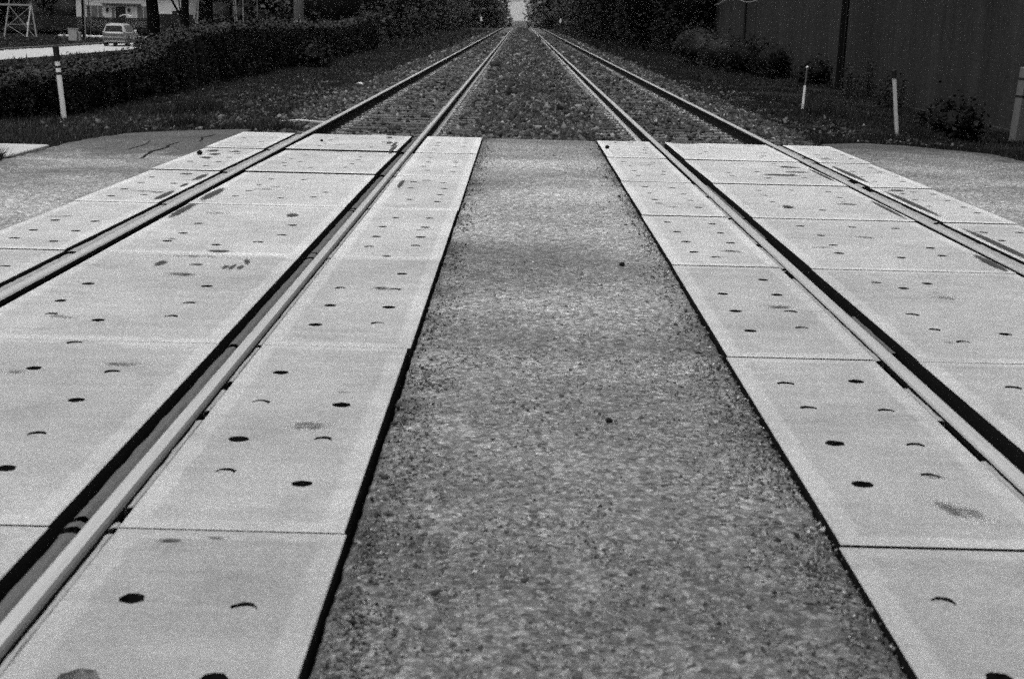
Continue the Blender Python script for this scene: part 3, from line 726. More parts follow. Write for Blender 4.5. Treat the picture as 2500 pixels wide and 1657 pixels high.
def core_blob(c, rad, seed, nu=14, nv=9, amp=.25):
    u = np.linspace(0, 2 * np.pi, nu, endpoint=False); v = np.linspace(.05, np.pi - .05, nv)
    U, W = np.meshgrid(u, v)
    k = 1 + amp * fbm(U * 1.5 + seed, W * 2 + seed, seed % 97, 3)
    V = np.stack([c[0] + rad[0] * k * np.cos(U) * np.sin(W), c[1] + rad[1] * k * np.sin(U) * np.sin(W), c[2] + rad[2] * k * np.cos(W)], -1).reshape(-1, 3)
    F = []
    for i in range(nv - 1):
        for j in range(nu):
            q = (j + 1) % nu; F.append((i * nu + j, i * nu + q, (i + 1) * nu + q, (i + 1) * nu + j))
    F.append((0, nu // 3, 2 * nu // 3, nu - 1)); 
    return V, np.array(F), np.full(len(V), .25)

def merge(parts):
    Vs, Fs, Ts, o = [], [], [], 0
    for V, F, T in parts:
        Vs.append(V); Fs.append(F + o); Ts.append(T); o += len(V)
    return np.concatenate(Vs), np.concatenate(Fs), np.concatenate(Ts)

def crown(rx, ry, z0, z1, nclump, per, leaf, seed, core=.72):
    """crown in local coordinates: clumps of leaves through an uneven volume, with an added dark solid core"""
    g = np.random.default_rng(seed)
    d = g.normal(size=(nclump, 3)); d /= np.linalg.norm(d, axis=1)[:, None]
    rr = g.uniform(.55, 1.08, nclump) ** .6
    cz = (z0 + z1) / 2; hz = (z1 - z0) / 2
    C = d * rr[:, None] * np.array([rx, ry, hz]) + np.array([0, 0, cz])
    low = g.uniform(size=nclump) < .45
    C[low, 2] = g.uniform(z0, z0 + (z1 - z0) * .4, low.sum())
    cs = g.uniform(.6, 1.5, nclump)
    idx = np.repeat(np.arange(nclump), per)
    P = C[idx] + g.normal(0, 1, (len(idx), 3)) * np.array([.16 * rx, .16 * ry, .11 * hz + .15])
    P[:, 2] = np.maximum(P[:, 2], z0 * .3)
    tone = cs[idx] * np.exp(g.normal(-.1, .45, len(idx)))
    parts = [cards(P, leaf, tone.clip(.2, 3.2))]
    if core > 0: parts.append(core_blob((0, 0, cz), (rx * core, ry * core, hz * core * 1.05), seed))  # solid core added inside the leaves to block light
    return merge(parts)

def tree(name, x, y, h, rx, ry, z0, label, mat, group=None, trunk_r=.16, nclump=60, per=26, leaf=.16, seed=1, limbs=5, lean=(0, 0), cat='tree', core=.72):
    g = random.Random(seed)
    e = empty(name, (x, y, float(zt(x, y)) - .05)); tag(e, label, cat, group)
    m = MB(); lx, ly = lean
    pts = [(lx * t + g.uniform(-.05, .05) * h * .1, ly * t + g.uniform(-.05, .05) * h * .1, h * .8 * t) for t in (0, .08, .25, .5, .75, 1)]
    m.tube(pts, [trunk_r * q for q in (1.35, 1.05, .95, .8, .55, .2)], 10)
    for i in range(limbs):
        t = g.uniform(.3, .75); a = g.uniform(0, 6.28); b = Vector((lx * t, ly * t, h * .8 * t)); ln = g.uniform(.5, .9) * rx
        tip = b + Vector((math.cos(a) * ln, math.sin(a) * ln, ln * g.uniform(.4, 1.0)))
        m.tube([b, (b + tip) / 2 + Vector((0, 0, -.06 * ln)), tip], [trunk_r * .45, trunk_r * .3, trunk_r * .08], 6)
    m.build('trunk', BARK, e, smooth=True)
    if nclump:
        V, F, T = crown(rx, ry, z0, h, nclump, per, leaf, seed, core)
        V = V + np.array([lx, ly, 0]) * .8
        link('crown', np_mesh('crown', V, F, {'tone': T}), mat, e)
    return e

def shrub(name, x, y, w, h, label, mat, group=None, leaf=.05, n=2600, seed=1, cat='shrub', core=.7):
    V, F, T = crown(w / 2, w / 2, .02, h, max(18, n // 60), 60, leaf, seed, core)
    V[:, 2] = np.maximum(V[:, 2], -.02)
    o = link(name, np_mesh(name, V, F, {'tone': T}), mat)
    o.location = (x, y, float(zt(x, y)))
    return tag(o, label, cat, group)

# ------------------------------------------------------------------ grass and weeds on the verges
def blades(x, y, z, h, w, tone):
    n = len(x); a = rng.uniform(0, 2 * np.pi, n); lean = rng.normal(0, .45, (n, 2)) * h[:, None]
    dx, dy = np.cos(a) * w, np.sin(a) * w
    V = np.stack([np.stack([x - dx, y - dy, z - .02], -1), np.stack([x + dx, y + dy, z - .02], -1), np.stack([x + lean[:, 0], y + lean[:, 1], z + h], -1)], 1).reshape(-1, 3)
    return V, np.arange(n * 3).reshape(n, 3), np.repeat(tone, 3)
Vs = []
def verge(x0, x1, y0, y1, dens, h0, w0, thr, seed, bright=1.0, mask=None):
    n = int((x1 - x0) * (y1 - y0) * dens)
    x = rng.uniform(x0, x1, n); y = rng.uniform(y0, y1, n)
    f = fbm(x * .9, y * .9, seed) + .5 * fbm(x * 3.2, y * 3.2, seed + 3)
    k = f > thr - rng.uniform(0, .5, n)
    if mask is not None: k &= mask(x, y)
    x, y, f = x[k], y[k], f[k]
    h = h0 * np.exp(rng.normal(0, .35, len(x))) * (1 + .6 * np.clip(f, 0, 1)); w = w0 * np.exp(rng.normal(0, .25, len(x)))
    tone = bright * np.exp(rng.normal(-.1, .6, len(x))).clip(.2, 3.2) * (1 + .55 * fbm(x * .5, y * .5, seed + 9) + .5 * fbm(x * 1.6, y * 1.6, seed + 19))
    Vs.append(blades(x, y, zt(x, y), h, w, tone))
notapron = lambda x, y: ~((x > -5.6) & (y < 18.95) & (x > np.interp(y, LEDGE[:, 0], LEDGE[:, 1]) - .02)) & ~((x > -8.2) & (x < -5.45) & (y > 15.05) & (y < 16.85))
verge(-8.6, -4.0, 14, 24, 1700, .05, .007, .0, 51, 1.15, notapron)
verge(-8.4, -3.7, 24, 40, 800, .05, .010, .0, 51, 1.15)
verge(-8.2, -3.8, 40, 80, 240, .06, .018, -.05, 51, 1.2)
verge(-8.8, -4.0, 80, 200, 26, .16, .05, -.2, 51, 1.2)
notr = lambda x, y: y > np.interp(x, REDGE[:-2, 0], REDGE[:-2, 1], right=14) + .02
verge(4.3, 10.4, 14, 26, 1200, .05, .008, .05, 61, .5, notr)
verge(4.4, 10.4, 26, 45, 560, .055, .011, .05, 61, .55)
verge(4.6, 10.4, 45, 90, 170, .07, .02, 0, 61, .6)
verge(4.8, 9.5, 90, 200, 24, .15, .05, -.2, 61, .6)
verge(-34, -9, 16, 125, 9, .14, .05, -.4, 71, .9, lambda x, y: (x > -28.2))
verge(-60, -33.8, 80, 150, 16, .10, .06, -.6, 72, 1.0)
V, F, T = merge(Vs)
tag(link('grass', np_mesh('grass', V, F, {'tone': T}), GRASS), 'rough short grass and weeds on both verges', 'grass', kind='stuff')
for i, (x, y, w, h, lab) in enumerate([
    (-3.55, 21.3, .95, .34, 'bushy dark weed clump just beyond the crossing, beside the outer left rail'),
    (-4.75, 20.3, .9, .22, 'low weed clump at the ballast edge behind the left asphalt apron'),
    (-5.75, 15.0, .75, .25, 'dark weed clump on the pale footway at the far left'),
    (-5.9, 26.5, 1.3, .32, 'low spreading weed patch in front of the hedge'),
    (6.6, 31.4, 1.2, .28, 'dark weed clump around the foot of the slim white marker'),
    (7.4, 26.8, 1.0, .25, 'dark weed tuft between the black-capped marker and the wall'),
    (5.6, 22.0, 1.1, .2, 'low weed tuft behind the right asphalt apron')]):
    n = 1500; P = rng.normal(0, 1, (n, 2)) * w * .27
    hh = h * np.exp(-(P ** 2).sum(1) / (w * .5) ** 2) * rng.uniform(.5, 1.3, n)
    b = blades(P[:, 0], P[:, 1], np.zeros(n), hh, np.full(n, .009), np.exp(rng.normal(-.35, .5, n)).clip(.1, 2))
    o = link('weed_clump', np_mesh('weed_clump', b[0], b[1], {'tone': b[2]}), GRASS); o.location = (x, y, float(zt(x, y)))
    tag(o, lab, 'weeds', 'weed clumps on the verges')

# ------------------------------------------------------------------ ivy-covered fence along the left verge
HT = np.array([(10, .34), (22.5, .37), (27, .38), (30, .42), (31.2, .60), (32, .76), (35, .93), (40, 1.10), (49, 1.05), (64, 1.0), (72, 1.2), (80, 1.5)])
def hedge_top(y): return np.interp(y, HT[:, 0], HT[:, 1]) + .07 * fbm(y * 1.1, y * 0 + 2, 81, 3)
def hedge_face(y, zf): return -7.75 + .22 * fbm(y * .8, zf * .6, 83, 3) + .10 * fbm(y * 3.5, zf * .7, 85, 2)
hy = np.arange(10, 80, .12); hv = np.linspace(0, 1, 10)
Y2, W2 = np.meshgrid(hy, hv)
zb = zt(-8.2 + 0 * Y2, Y2)
base = hedge_face(Y2, W2 * 2)
prof_x = np.where(W2 < .5, base - .22, np.where(W2 < .78, base - .22 - (W2 - .5) / .28 * .42, base - .64))
prof_z = np.where(W2 < .5, zb - .1 + (hedge_top(Y2) - .14 - zb + .1) * (W2 / .5), np.where(W2 < .78, hedge_top(Y2) - .12, hedge_top(Y2) - .12 - (W2 - .78) / .22 * (hedge_top(Y2) + .6)))
Vc = np.stack([prof_x, Y2, prof_z], -1).reshape(-1, 3); n = len(hy)
i = np.arange(len(hv) - 1)[:, None] * n + np.arange(n - 1)[None, :]
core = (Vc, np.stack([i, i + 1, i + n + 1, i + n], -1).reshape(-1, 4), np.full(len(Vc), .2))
parts = [core]
for (a, b, dens, leaf) in ((10, 20, 260, .05), (20, 34, 1100, .032), (34, 52, 620, .042), (52, 80, 260, .06)):
    nf = int((b - a) * 1.9 * dens); y = rng.uniform(a, b, nf); w = rng.uniform(0, 1, nf)
    top = hedge_top(y); z0 = zt(-8 + 0 * y, y); z = z0 + (top - z0) * w
    hang = 1.25 * fbm(y * 2.1, z * .35, 87, 3)
    x = hedge_face(y, w * 2) - .02 - .16 * np.abs(rng.normal(0, 1, nf)) + .10 * hang
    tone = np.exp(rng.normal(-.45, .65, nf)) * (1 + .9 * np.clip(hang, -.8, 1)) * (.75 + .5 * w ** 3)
    keep = rng.uniform(size=nf) < .55 + .6 * hang
    P = np.stack([x, y, z], -1)[keep]; parts.append(cards(P, leaf, tone[keep].clip(.1, 2.6), .2))
    nt = int((b - a) * .8 * dens); y = rng.uniform(a, b, nt); x = hedge_face(y, y * 0 + 2) - rng.uniform(-.08, .66, nt)
    z = hedge_top(y) + np.abs(rng.normal(0, .085, nt)) * (1 + 1.2 * fbm(y * 1.7, x * 1.7, 89)) - .06
    parts.append(cards(np.stack([x, y, z], -1), leaf, np.exp(rng.normal(.55, .55, nt)).clip(.2, 4.5), .9))  # hedge top leaves toned brighter, overhead light painted into their colour
V, F, T = merge(parts)
o = tag(link('hedge', np_mesh('hedge', V, F, {'tone': T}), IVY), 'long low hedge of hanging ivy running beside the left track', 'hedge')
shrub('vine_mound', -7.2, 50.5, 1.2, .75, 'small rounded vine mound bulging from the foot of the hedge', IVY, None, .05, 1500, 901, 'vine')

# ------------------------------------------------------------------ trees along both sides
TL = 'leafy overgrown tree in the thicket left of the track beyond the hedge'
k = 0
for y in np.arange(74, 262, 6.0):
    k += 1; s = .8 + y / 260
    tree('thicket_tree', -9.6 - random.uniform(0, 1.6) - .004 * y, y + random.uniform(-1.5, 1.5), random.uniform(6, 9), random.uniform(1.9, 2.7), random.uniform(2.4, 3.2), .1, TL, LEAF, 'trees of the left thicket',
         .14, int(75), 26, .10 * s, 100 + k, 3)
for y in np.arange(102, 270, 12.0):
    k += 1
    tree('thicket_tree', -13.5 - random.uniform(0, 3) - max(0, y - 120) * .02, y + random.uniform(-3, 3), random.uniform(8, 12), 3.4, 4.2, .2, 'tall dark tree standing behind the leafy thicket left of the track', LEAFD, 'dark trees behind the left thicket',
         .2, 60, 22, .24, 200 + k, 3)
k = 0
for y in np.arange(80, 268, 6.0):
    k += 1; s = .8 + y / 260
    tree('shade_tree', (7.9 if y > 92 else 8.6) + random.uniform(0, 1.3) + max(0, (110 - y) * .03), y + random.uniform(-1.2, 1.2), random.uniform(6, 10), random.uniform(1.9, 2.6), random.uniform(2.6, 3.4), .15,
         'deep dark tree in the thicket right of the track past the wall', LEAFD if y < 170 else LEAF, 'trees of the right thicket', .15, 70, 24, .11 * s, 300 + k, 3)
for y in np.arange(96, 275, 11.0):
    k += 1
    tree('shade_tree', 13.5 + random.uniform(0, 4), y, random.uniform(8, 12), 3.4, 4.2, .2, 'tall dark tree standing behind the right thicket', LEAFD, 'dark trees behind the right thicket', .2, 60, 20, .25, 400 + k, 3)
# beyond the crest, smaller with distance
for i, (x, y, h, rx) in enumerate([(-8.0, 285, 9, 3.2), (-8.5, 305, 10, 3.4), (-7.8, 335, 12, 3.6), (-7.9, 375, 13, 4.0), (-9.0, 430, 16, 4.6), (-10.3, 500, 18, 5.2), (-11.6, 590, 20, 5.6), (-5.6, 425, 4.2, 2.6), (-6.4, 470, 5.5, 3.0), (5.0, 440, 3.6, 2.1),
                                   (8.2, 285, 10, 3.4), (8.0, 310, 12, 3.6), (7.0, 345, 13, 4), (6.6, 390, 15, 4.4), (7.1, 450, 18, 5), (7.9, 540, 22, 5.5), (8.9, 650, 26, 6.0)]):
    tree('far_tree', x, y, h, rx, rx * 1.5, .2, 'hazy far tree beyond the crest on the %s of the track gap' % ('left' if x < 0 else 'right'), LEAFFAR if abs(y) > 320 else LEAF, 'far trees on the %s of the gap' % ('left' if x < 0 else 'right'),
         .2, 70, 22, .34 + y * .0005, 500 + i, 2)

# dark woods behind the house and signal (one far mass)
parts = []
for i in range(60):
    x = -100 + i * 1.46 + random.uniform(-2, 2); y = random.uniform(196, 226)
    if x > -20: y += 10
    V, F, T = crown(3.6, 3.6, -.2, random.uniform(8, 11), 26, 26, .42, 600 + i, .85)
    parts.append((V + np.array([x, y, float(zt(x, y))]), F, T))
for i in range(30):
    x = -80 + i * 2.3 + random.uniform(-1, 1); y = 189 + random.uniform(-2, 3)
    if -57 < x < -40: continue
    V, F, T = crown(2.4, 2.2, -.3, random.uniform(3.2, 4.5), 20, 26, .30, 700 + i, .9)
    parts.append((V + np.array([x, y, float(zt(x, y))]), F, T))
V, F, T = merge(parts)
tag(link('woodland', np_mesh('woodland', V, F, {'tone': T}), LEAFD), 'dark wood closing the view behind the white house', 'woodland', kind='stuff')
for i, (x, y, h, rx) in enumerate([(-66, 158, 9, 4.2), (-59.5, 163, 8, 3.8), (-73, 152, 9, 4.5)]):
    tree('garden_tree', x, y, h, rx, rx, .1, ['broad black tree left of the white house, nearest the house', 'broad black tree behind the steel frame tower', 'broad black tree at the far left edge behind the tower'][[1, 0, 2][i]], LEAFD, None, .25, 90, 30, .22, 800 + i, 4)
# trunks whose crowns are above the picture
tree('street_tree', -20.2, 80, 11, 3, 3, 5.5, 'thick black straight tree trunk standing just right of the silver car', LEAFD, None, .36, 50, 24, .2, 811, 5, (-.25, 0))
tree('forked_tree', -17.35, 75, 9, 2.2, 2.2, 5.5, 'black trunk with a leaning bare limb, left one of the pair behind the hedge', LEAFD, None, .23, 40, 24, .18, 812, 6, (.05, .1))
tree('slender_tree', -16.28, 76, 9, 2.2, 2.2, 5.5, 'black straight trunk, right one of the pair behind the hedge', LEAFD, None, .22, 40, 24, .18, 813, 5, (.1, 0))
m = MB(); m.tube([(-17.4, 75, 1.0), (-17.85, 75, 1.75), (-18.4, 75, 2.9)], [.07, .055, .03], 6); m.tube([(-17.55, 75.1, 1.2), (-17.6, 75, 2.0), (-17.85, 75, 3.4)], [.04, .03, .015], 6)
m.tube([(-16.9, 75, .3), (-16.75, 75, 1.2), (-16.55, 75, 2.4)], [.02, .016, .01], 5); m.tube([(-16.85, 75, .7), (-16.6, 75, 1.1), (-16.3, 75, 2.2)], [.012, .01, .006], 5)
m.build('bare_branches', BARK); tag(bpy.data.objects['bare_branches'], 'thin bare branches leaning up against the left trunk of the pair', 'branches')
tree('leaning_tree', -43.9, 119, 12, 3, 3, 6, 'grey tree trunk leaning at the far left edge of the picture', LEAFD, None, .42, 40, 24, .25, 814, 5, (-1.6, 0))
for i, (x, y, lab) in enumerate([(-44.5, 150, 'bare thin sapling in front of the right window of the white house'), (-48.2, 150, 'bare thin sapling in front of the door of the white house'), (-51.3, 151, 'bare thin sapling in front of the left windows of the white house')]):
    m = MB(); g = random.Random(i + 40); z0 = float(zt(x, y))
    m.tube([(0, 0, 0), (.05, 0, 1.6), (.0, 0, 3.4), (.1, 0, 5.2)], [.05, .04, .03, .01], 6)
    for q in range(9):
        zz = g.uniform(1.2, 4); a = g.choice((-1, 1)); m.tube([(.03, 0, zz), (a * .45, g.uniform(-.3, .3), zz + .5), (a * g.uniform(.7, 1.1), g.uniform(-.5, .5), zz + g.uniform(.9, 1.7))], [.025, .018, .006], 5)
    o = m.build('bare_sapling', BARK); o.location = (x, y, z0); tag(o, lab, 'sapling')

# shrubs by the wall
for i, (x, y, w, h, n, lab) in enumerate([
    (9.0, 51.8, 1.5, 1.15, 3200, 'round black shrub against the wall, nearest of the row before the utility pole'),
    (8.6, 55.5, 1.6, 1.25, 3200, 'dark shrub in the wall row, second behind the round black one'),
    (8.3, 59.5, 1.8, 1.35, 3200, 'taller grey-flecked shrub in the wall row, third behind the round black one'),
    (8.1, 64.0, 1.9, 1.5, 3000, 'leafy shrub near the far end of the wall row'),
    (8.4, 70.0, 2.4, 1.7, 3000, 'big leafy shrub where the wall meets the black trees'),
    (9.6, 47.0, 1.0, .75, 1800, 'small dark shrub close behind the utility pole'),
    (9.75, 41.8, .9, .95, 1600, 'thin dry bush at the foot of the utility pole'),
    (9.9, 38.5, .8, .8, 1400, 'sparse tall weedy bush against the wall right of the utility pole'),
    (8.45, 28.0, 1.15, .60, 3600, 'low solid black shrub in front of the wall beside the right post')]):
    shrub('wall_shrub' if i != 8 else 'low_shrub', x, y, w, h, lab, IVY if i in (2, 3, 4, 6, 7) else LEAFD, 'shrubs along the wall', .045 if i not in (6, 7) else .03, n, 950 + i, 'shrub', .8 if i not in (6, 7) else 0)

# ------------------------------------------------------------------ marker posts
def at(o, x, y, z=None, rx=0, ry=0, rz=0):
    o.location = (x, y, float(zt(x, y)) if z is None else z); o.rotation_euler = (rx, ry, rz); return o
def post(name, x, y, h, r, segs, label, lean, cat='marker post', zb=None):
    """segs: (z0 frac, z1 frac, part name, material, radius factor)"""
    e = empty(name); at(e, x, y, zb, 0, lean, 0); tag(e, label, cat)
    for (a, b, pn, mt, f) in segs:
        m = MB(); z0, z1 = a * h - (.3 if a == 0 else 0), b * h
        if pn == 'cap': m.tube([(0, 0, z0), (0, 0, z1 - r * .7), (0, 0, z1 - r * .15), (0, 0, z1)], [r * f, r * f, r * f * .75, r * f * .2], 14)
        else: m.tube([(0, 0, z0), (0, 0, z1)], r * f, 14)
        m.build(pn, mt, e, smooth=False)
    return e
post('marker_post', -7.35, 23.2, 1.20, .042, [(0, .61, 'shaft', WHITE, 1.0), (.61, .645, 'reflective_band', BLACK, 1.03), (.645, .70, 'shaft', WHITE, 1.0), (.70, .73, 'reflective_band', BLACK, 1.03), (.73, .79, 'shaft', WHITE, 1.0), (.79, 1.0, 'cap', BLACK, 1.16)],
     'leaning white marker post with black top and bands in front of the hedge', -.075)
post('marker_post', 6.42, 24.28, 1.19, .034, [(0, .875, 'shaft', OFFWHITE, 1.0), (.875, 1.0, 'cap', BLACK, 1.25)], 'white marker post with a short black cap, leaning, in front of the dark wall', -.13)
post('vent_marker', 6.5, 33.0, .99, .030, [(0, .56, 'shaft', WHITE, 1.0), (.56, .965, 'upper_tube', STEELD, .62), (.965, 1.0, 'cap', WHITE, .95)], 'slim marker with white lower tube, dark upper tube and tiny white cap', .045)
# big leaning timber post at the right edge
e = empty('timber_post'); at(e, 9.86, 28.4, -.62, 0, .075, .35); tag(e, 'stout pale timber post with dark straps at the right edge of the picture', 'timber post')
m = MB(); m.box(-.10, .10, -.10, .10, -.2, 1.43, ch=.018); m.build('timber', TIMBER, e)
for z in (1.20, .86):
    m = MB(); m.box(-.106, .106, -.106, .106, z - .02, z + .02); m.build('strap', BLACK, e)
m = MB(); m.box(.112, .22, -.08, .11, -.2, 1.30, ch=.01); m.build('backing_board', BLACK, e)

# ------------------------------------------------------------------ dark building wall with pole and cables
e = empty('warehouse', (10.5, 55, 0)); tag(e, 'long dark rendered building wall on the right of the tracks', 'building')
m = MB(); m.box(0, 26, -48, 36, -1.2, 6.2); m.build('wall', WALL, e)
m = MB(); m.box(-.02, 26.02, -48.1, 36.05, 6.2, 6.45); m.build('parapet', STEELD, e)
m = MB(); m.box(-.035, 0, 13.0, 17.5, -.5, 2.55); m.build('wall_panel', WALL, e)
m = MB(); m.tube([(-.07, 13.0, -.4), (-.07, 13.0, 2.5), (-.07, 13.0, 5)], .06, 8); m.build('downpipe', BLACK, e)
m = MB(); m.box(-.10, 0, -48, -14, -.8, -.56); m.build('footing', WALL, e)
m = MB()
for (ya, yb, za, sag) in ((5.0, 17.8, 3.05, .58), (17.8, 34, 2.75, .36)):
    pts = [(-.12, ya + (yb - ya) * t, za - sag * 4 * t * (1 - t)) for t in np.linspace(0, 1, 17)]
    m.tube(pts, .022 if ya < 6 else .035, 6)
m.build('sagging_cable', STEEL, e)

e = empty('utility_pole'); at(e, 9.72, 43.98, None, 0, .012, 0); tag(e, 'thick black wooden utility pole standing against the dark wall', 'utility pole')
m = MB(); m.tube([(0, 0, -.3), (0, 0, .1), (0, 0, 4), (0, 0, 9)], [.135, .125, .11, .085], 14); m.build('shaft', BARK, e)
m = MB(); m.box(-1.1, 1.1, -.06, .06, 8.2, 8.32, ch=.01); m.build('crossarm', BARK, e)
m = MB(); m.tube([(.02, -.125, 0), (.02, -.118, 2.8)], .02, 6); m.build('ground_wire_guard', BLACK, e)

# ------------------------------------------------------------------ poles and signal behind the hedge
e = empty('steel_monopole'); at(e, -10.67, 70); tag(e, 'wide pale steel pole with flared foot rising behind the hedge', 'pole')
m = MB(); m.tube([(0, 0, 1.52), (0, 0, 6), (0, 0, 10)], [.245, .235, .22], 20); m.build('shaft', KERB, e, smooth=True)
m = MB(); m.tube([(0, 0, -.3), (0, 0, 1.43), (0, 0, 1.52)], [.275, .275, .25], 20); m.build('base_flange', KERB, e)
e = empty('steel_pole'); at(e, -10.33, 110); tag(e, 'slim pale steel pole in front of the leafy thicket', 'pole')
m = MB(); m.tube([(0, 0, -.2), (0, 0, 9)], .10, 12); m.build('shaft', KERB, e); m = MB(); m.tube([(0, 0, -.2), (0, 0, .35)], .16, 12); m.build('footing', STEEL, e)
for (x, y, r, mt, lab) in ((-15.26, 80, .03, KERB, 'thin pale pole right of the lattice tower'), (-14.47, 80, .022, STEEL, 'thinnest grey pole between the lattice tower and the wide steel pole')):
    o = MB(); o.tube([(0, 0, -.2), (0, 0, 6)], [r, r * .8], 8); o = o.build('thin_pole', mt); at(o, x, y); tag(o, lab, 'pole')
e = empty('railway_signal'); at(e, -13.22, 90); tag(e, 'black signal mast with two pale round lenses right of the wide steel pole', 'railway signal')
m = MB(); m.tube([(0, .12, -.2), (0, .12, 4.2)], .06, 10); m.build('mast', BLACK, e)
z0 = float(zt(-13.22, 90))
m = MB(); m.box(-.24, .24, -.05, .08, 1.6 - z0, 2.7 - z0, ch=.05); m.build('backplate', BLACK, e)
for zz in (2.17, 1.9):
    m = MB(); m.tube([(0, -.05, zz - z0), (0, -.075, zz - z0)], .062, 14); m.build('lens', LENS, e)
    m = MB(); m.tube([(0, -.05, zz - z0 + .005), (0, -.20, zz - z0 + .02)], .09, 14, caps=False); m.build('hood', BLACK, e)
for (x, y, h, lab) in ((-13.6, 78, 2.1, 'short dark stake with a cross bar left of the wide steel pole'), (-12.1, 74, 1.9, 'short dark stake close left of the wide steel pole')):
    m = MB(); m.tube([(0, 0, 0), (0, 0, h)], .025, 6); m.box(-.28, .05, -.02, .02, h - .05, h); o = m.build('fence_stake', STEELD); at(o, x, y); tag(o, lab, 'stake')
for (x, lab) in ((-5.45, 'tiny white mile marker far along the left verge'), (5.4, 'tiny white mile marker far along the right verge')):
    e = empty('mile_marker'); at(e, x, 200); tag(e, lab, 'mile marker')
    m = MB(); m.tube([(0, 0, -.2), (0, 0, 1.5)], .04, 8); m.build('stake', STEELD, e)
    m = MB(); m.box(-.13, .13, -.06, -.04, 1.35, 1.95, ch=.008); m.build('plate', WHITE, e)

# lattice towers
def lattice(name, x, y, w, zl, label, top=None, rz=0.0, thick=.05):
    e = empty(name); at(e, x, y, None, 0, 0, rz); tag(e, label, 'lattice tower')
    H = 16; tw = w * .32
    def wid(z): return (w + (tw - w) * z / H) / 2
    for sx, sy in ((-1, -1), (1, -1), (1, 1), (-1, 1)):
        m = MB(); m.bar((sx * wid(0), sy * wid(0), -.3), (sx * wid(H), sy * wid(H), H), thick * 1.5); m.build('leg', STEEL, e)
    for a, b in zip(zl[:-1], zl[1:]):
        m = MB()
        for (p, q) in (((-1, -1), (1, -1)), ((1, -1), (1, 1)), ((1, 1), (-1, 1)), ((-1, 1), (-1, -1))):
            A0 = Vector((p[0] * wid(a), p[1] * wid(a), a)); B0 = Vector((q[0] * wid(a), q[1] * wid(a), a))
            A1 = Vector((p[0] * wid(b), p[1] * wid(b), b)); B1 = Vector((q[0] * wid(b), q[1] * wid(b), b))
            m.bar(A0, B1, thick * .6); m.bar(B0, A1, thick * .6); m.bar(A1, B1, thick * .8)
        m.build('bracing', STEELD, e)
    return e
lattice('lattice_tower', -23.0, 110, 3.2, [.2, 1.7, 3.6, 5.5, 7.5, 9.5, 11.5, 13.5, 16], 'steel lattice tower with crossed braces behind the hedge near the thin poles', rz=.25)
# portal frame near the far left edge: two A-legs, a beam and crossed rods
e = empty('steel_trestle'); at(e, -48.0, 139.4); tag(e, 'pale steel A-frame with top beam and crossed rods at the left edge', 'steel frame')
z0 = float(zt(-48, 139.4)); B = 1.58 - z0
for (xa, xt, ya) in ((-1.62, -1.0, 0), (1.55, 1.15, 0), (.95, 1.10, -1.2), (-2.6, -2.4, 1.5)):
    m = MB(); m.bar((xa, ya, -.2), (xt, 0, B), .11); m.bar((xt, 0, B), (xt + (xt - xa) * .3, 0, B + 1.5), .09); m.build('leg', CABM, e)
m = MB(); m.bar((-2.4, 0, B), (1.15, 0, B), .16); m.build('beam', STEEL, e)
m = MB(); m.bar((-1.0, 0, B - .1), (1.3, 0, .1), .05); m.bar((1.1, 0, B - .1), (-1.4, 0, .9), .05); m.bar((-1.3, 0, 1.2), (1.2, 0, 1.25), .06); m.bar((-1.2, 0, 1.1), (.6, 0, 0), .05); m.build('bracing_rod', STEEL, e)
m = MB(); m.box(.72, .88, -.25, -.12, 1.1, 1.45, ch=.02); m.build('insulator', WHITE, e)

# ------------------------------------------------------------------ street, car, roadside things
sx = np.array([-34.4, -33.6, -32.6, -31, -29.2, -28.3]); sy = axis((30, 200, 3))
tag(link('street', grid_mesh('street', sx, sy, lambda X, Y: zt(X * 0 - 31, Y) + .05 + zc(Y) * 0 + .0 * X), KERB), kind='structure')
m = MB(); m.box(-34.62, -34.42, 30, 200, -1.6, -1.28, ch=.02); tag(m.build('street_kerb', STEELD), kind='structure')
m = MB(); m.box(-46.5, -36, 146, 146.4, -1.6, -1.24, ch=.03); tag(m.build('car_park_kerb', WHITE), kind='structure')

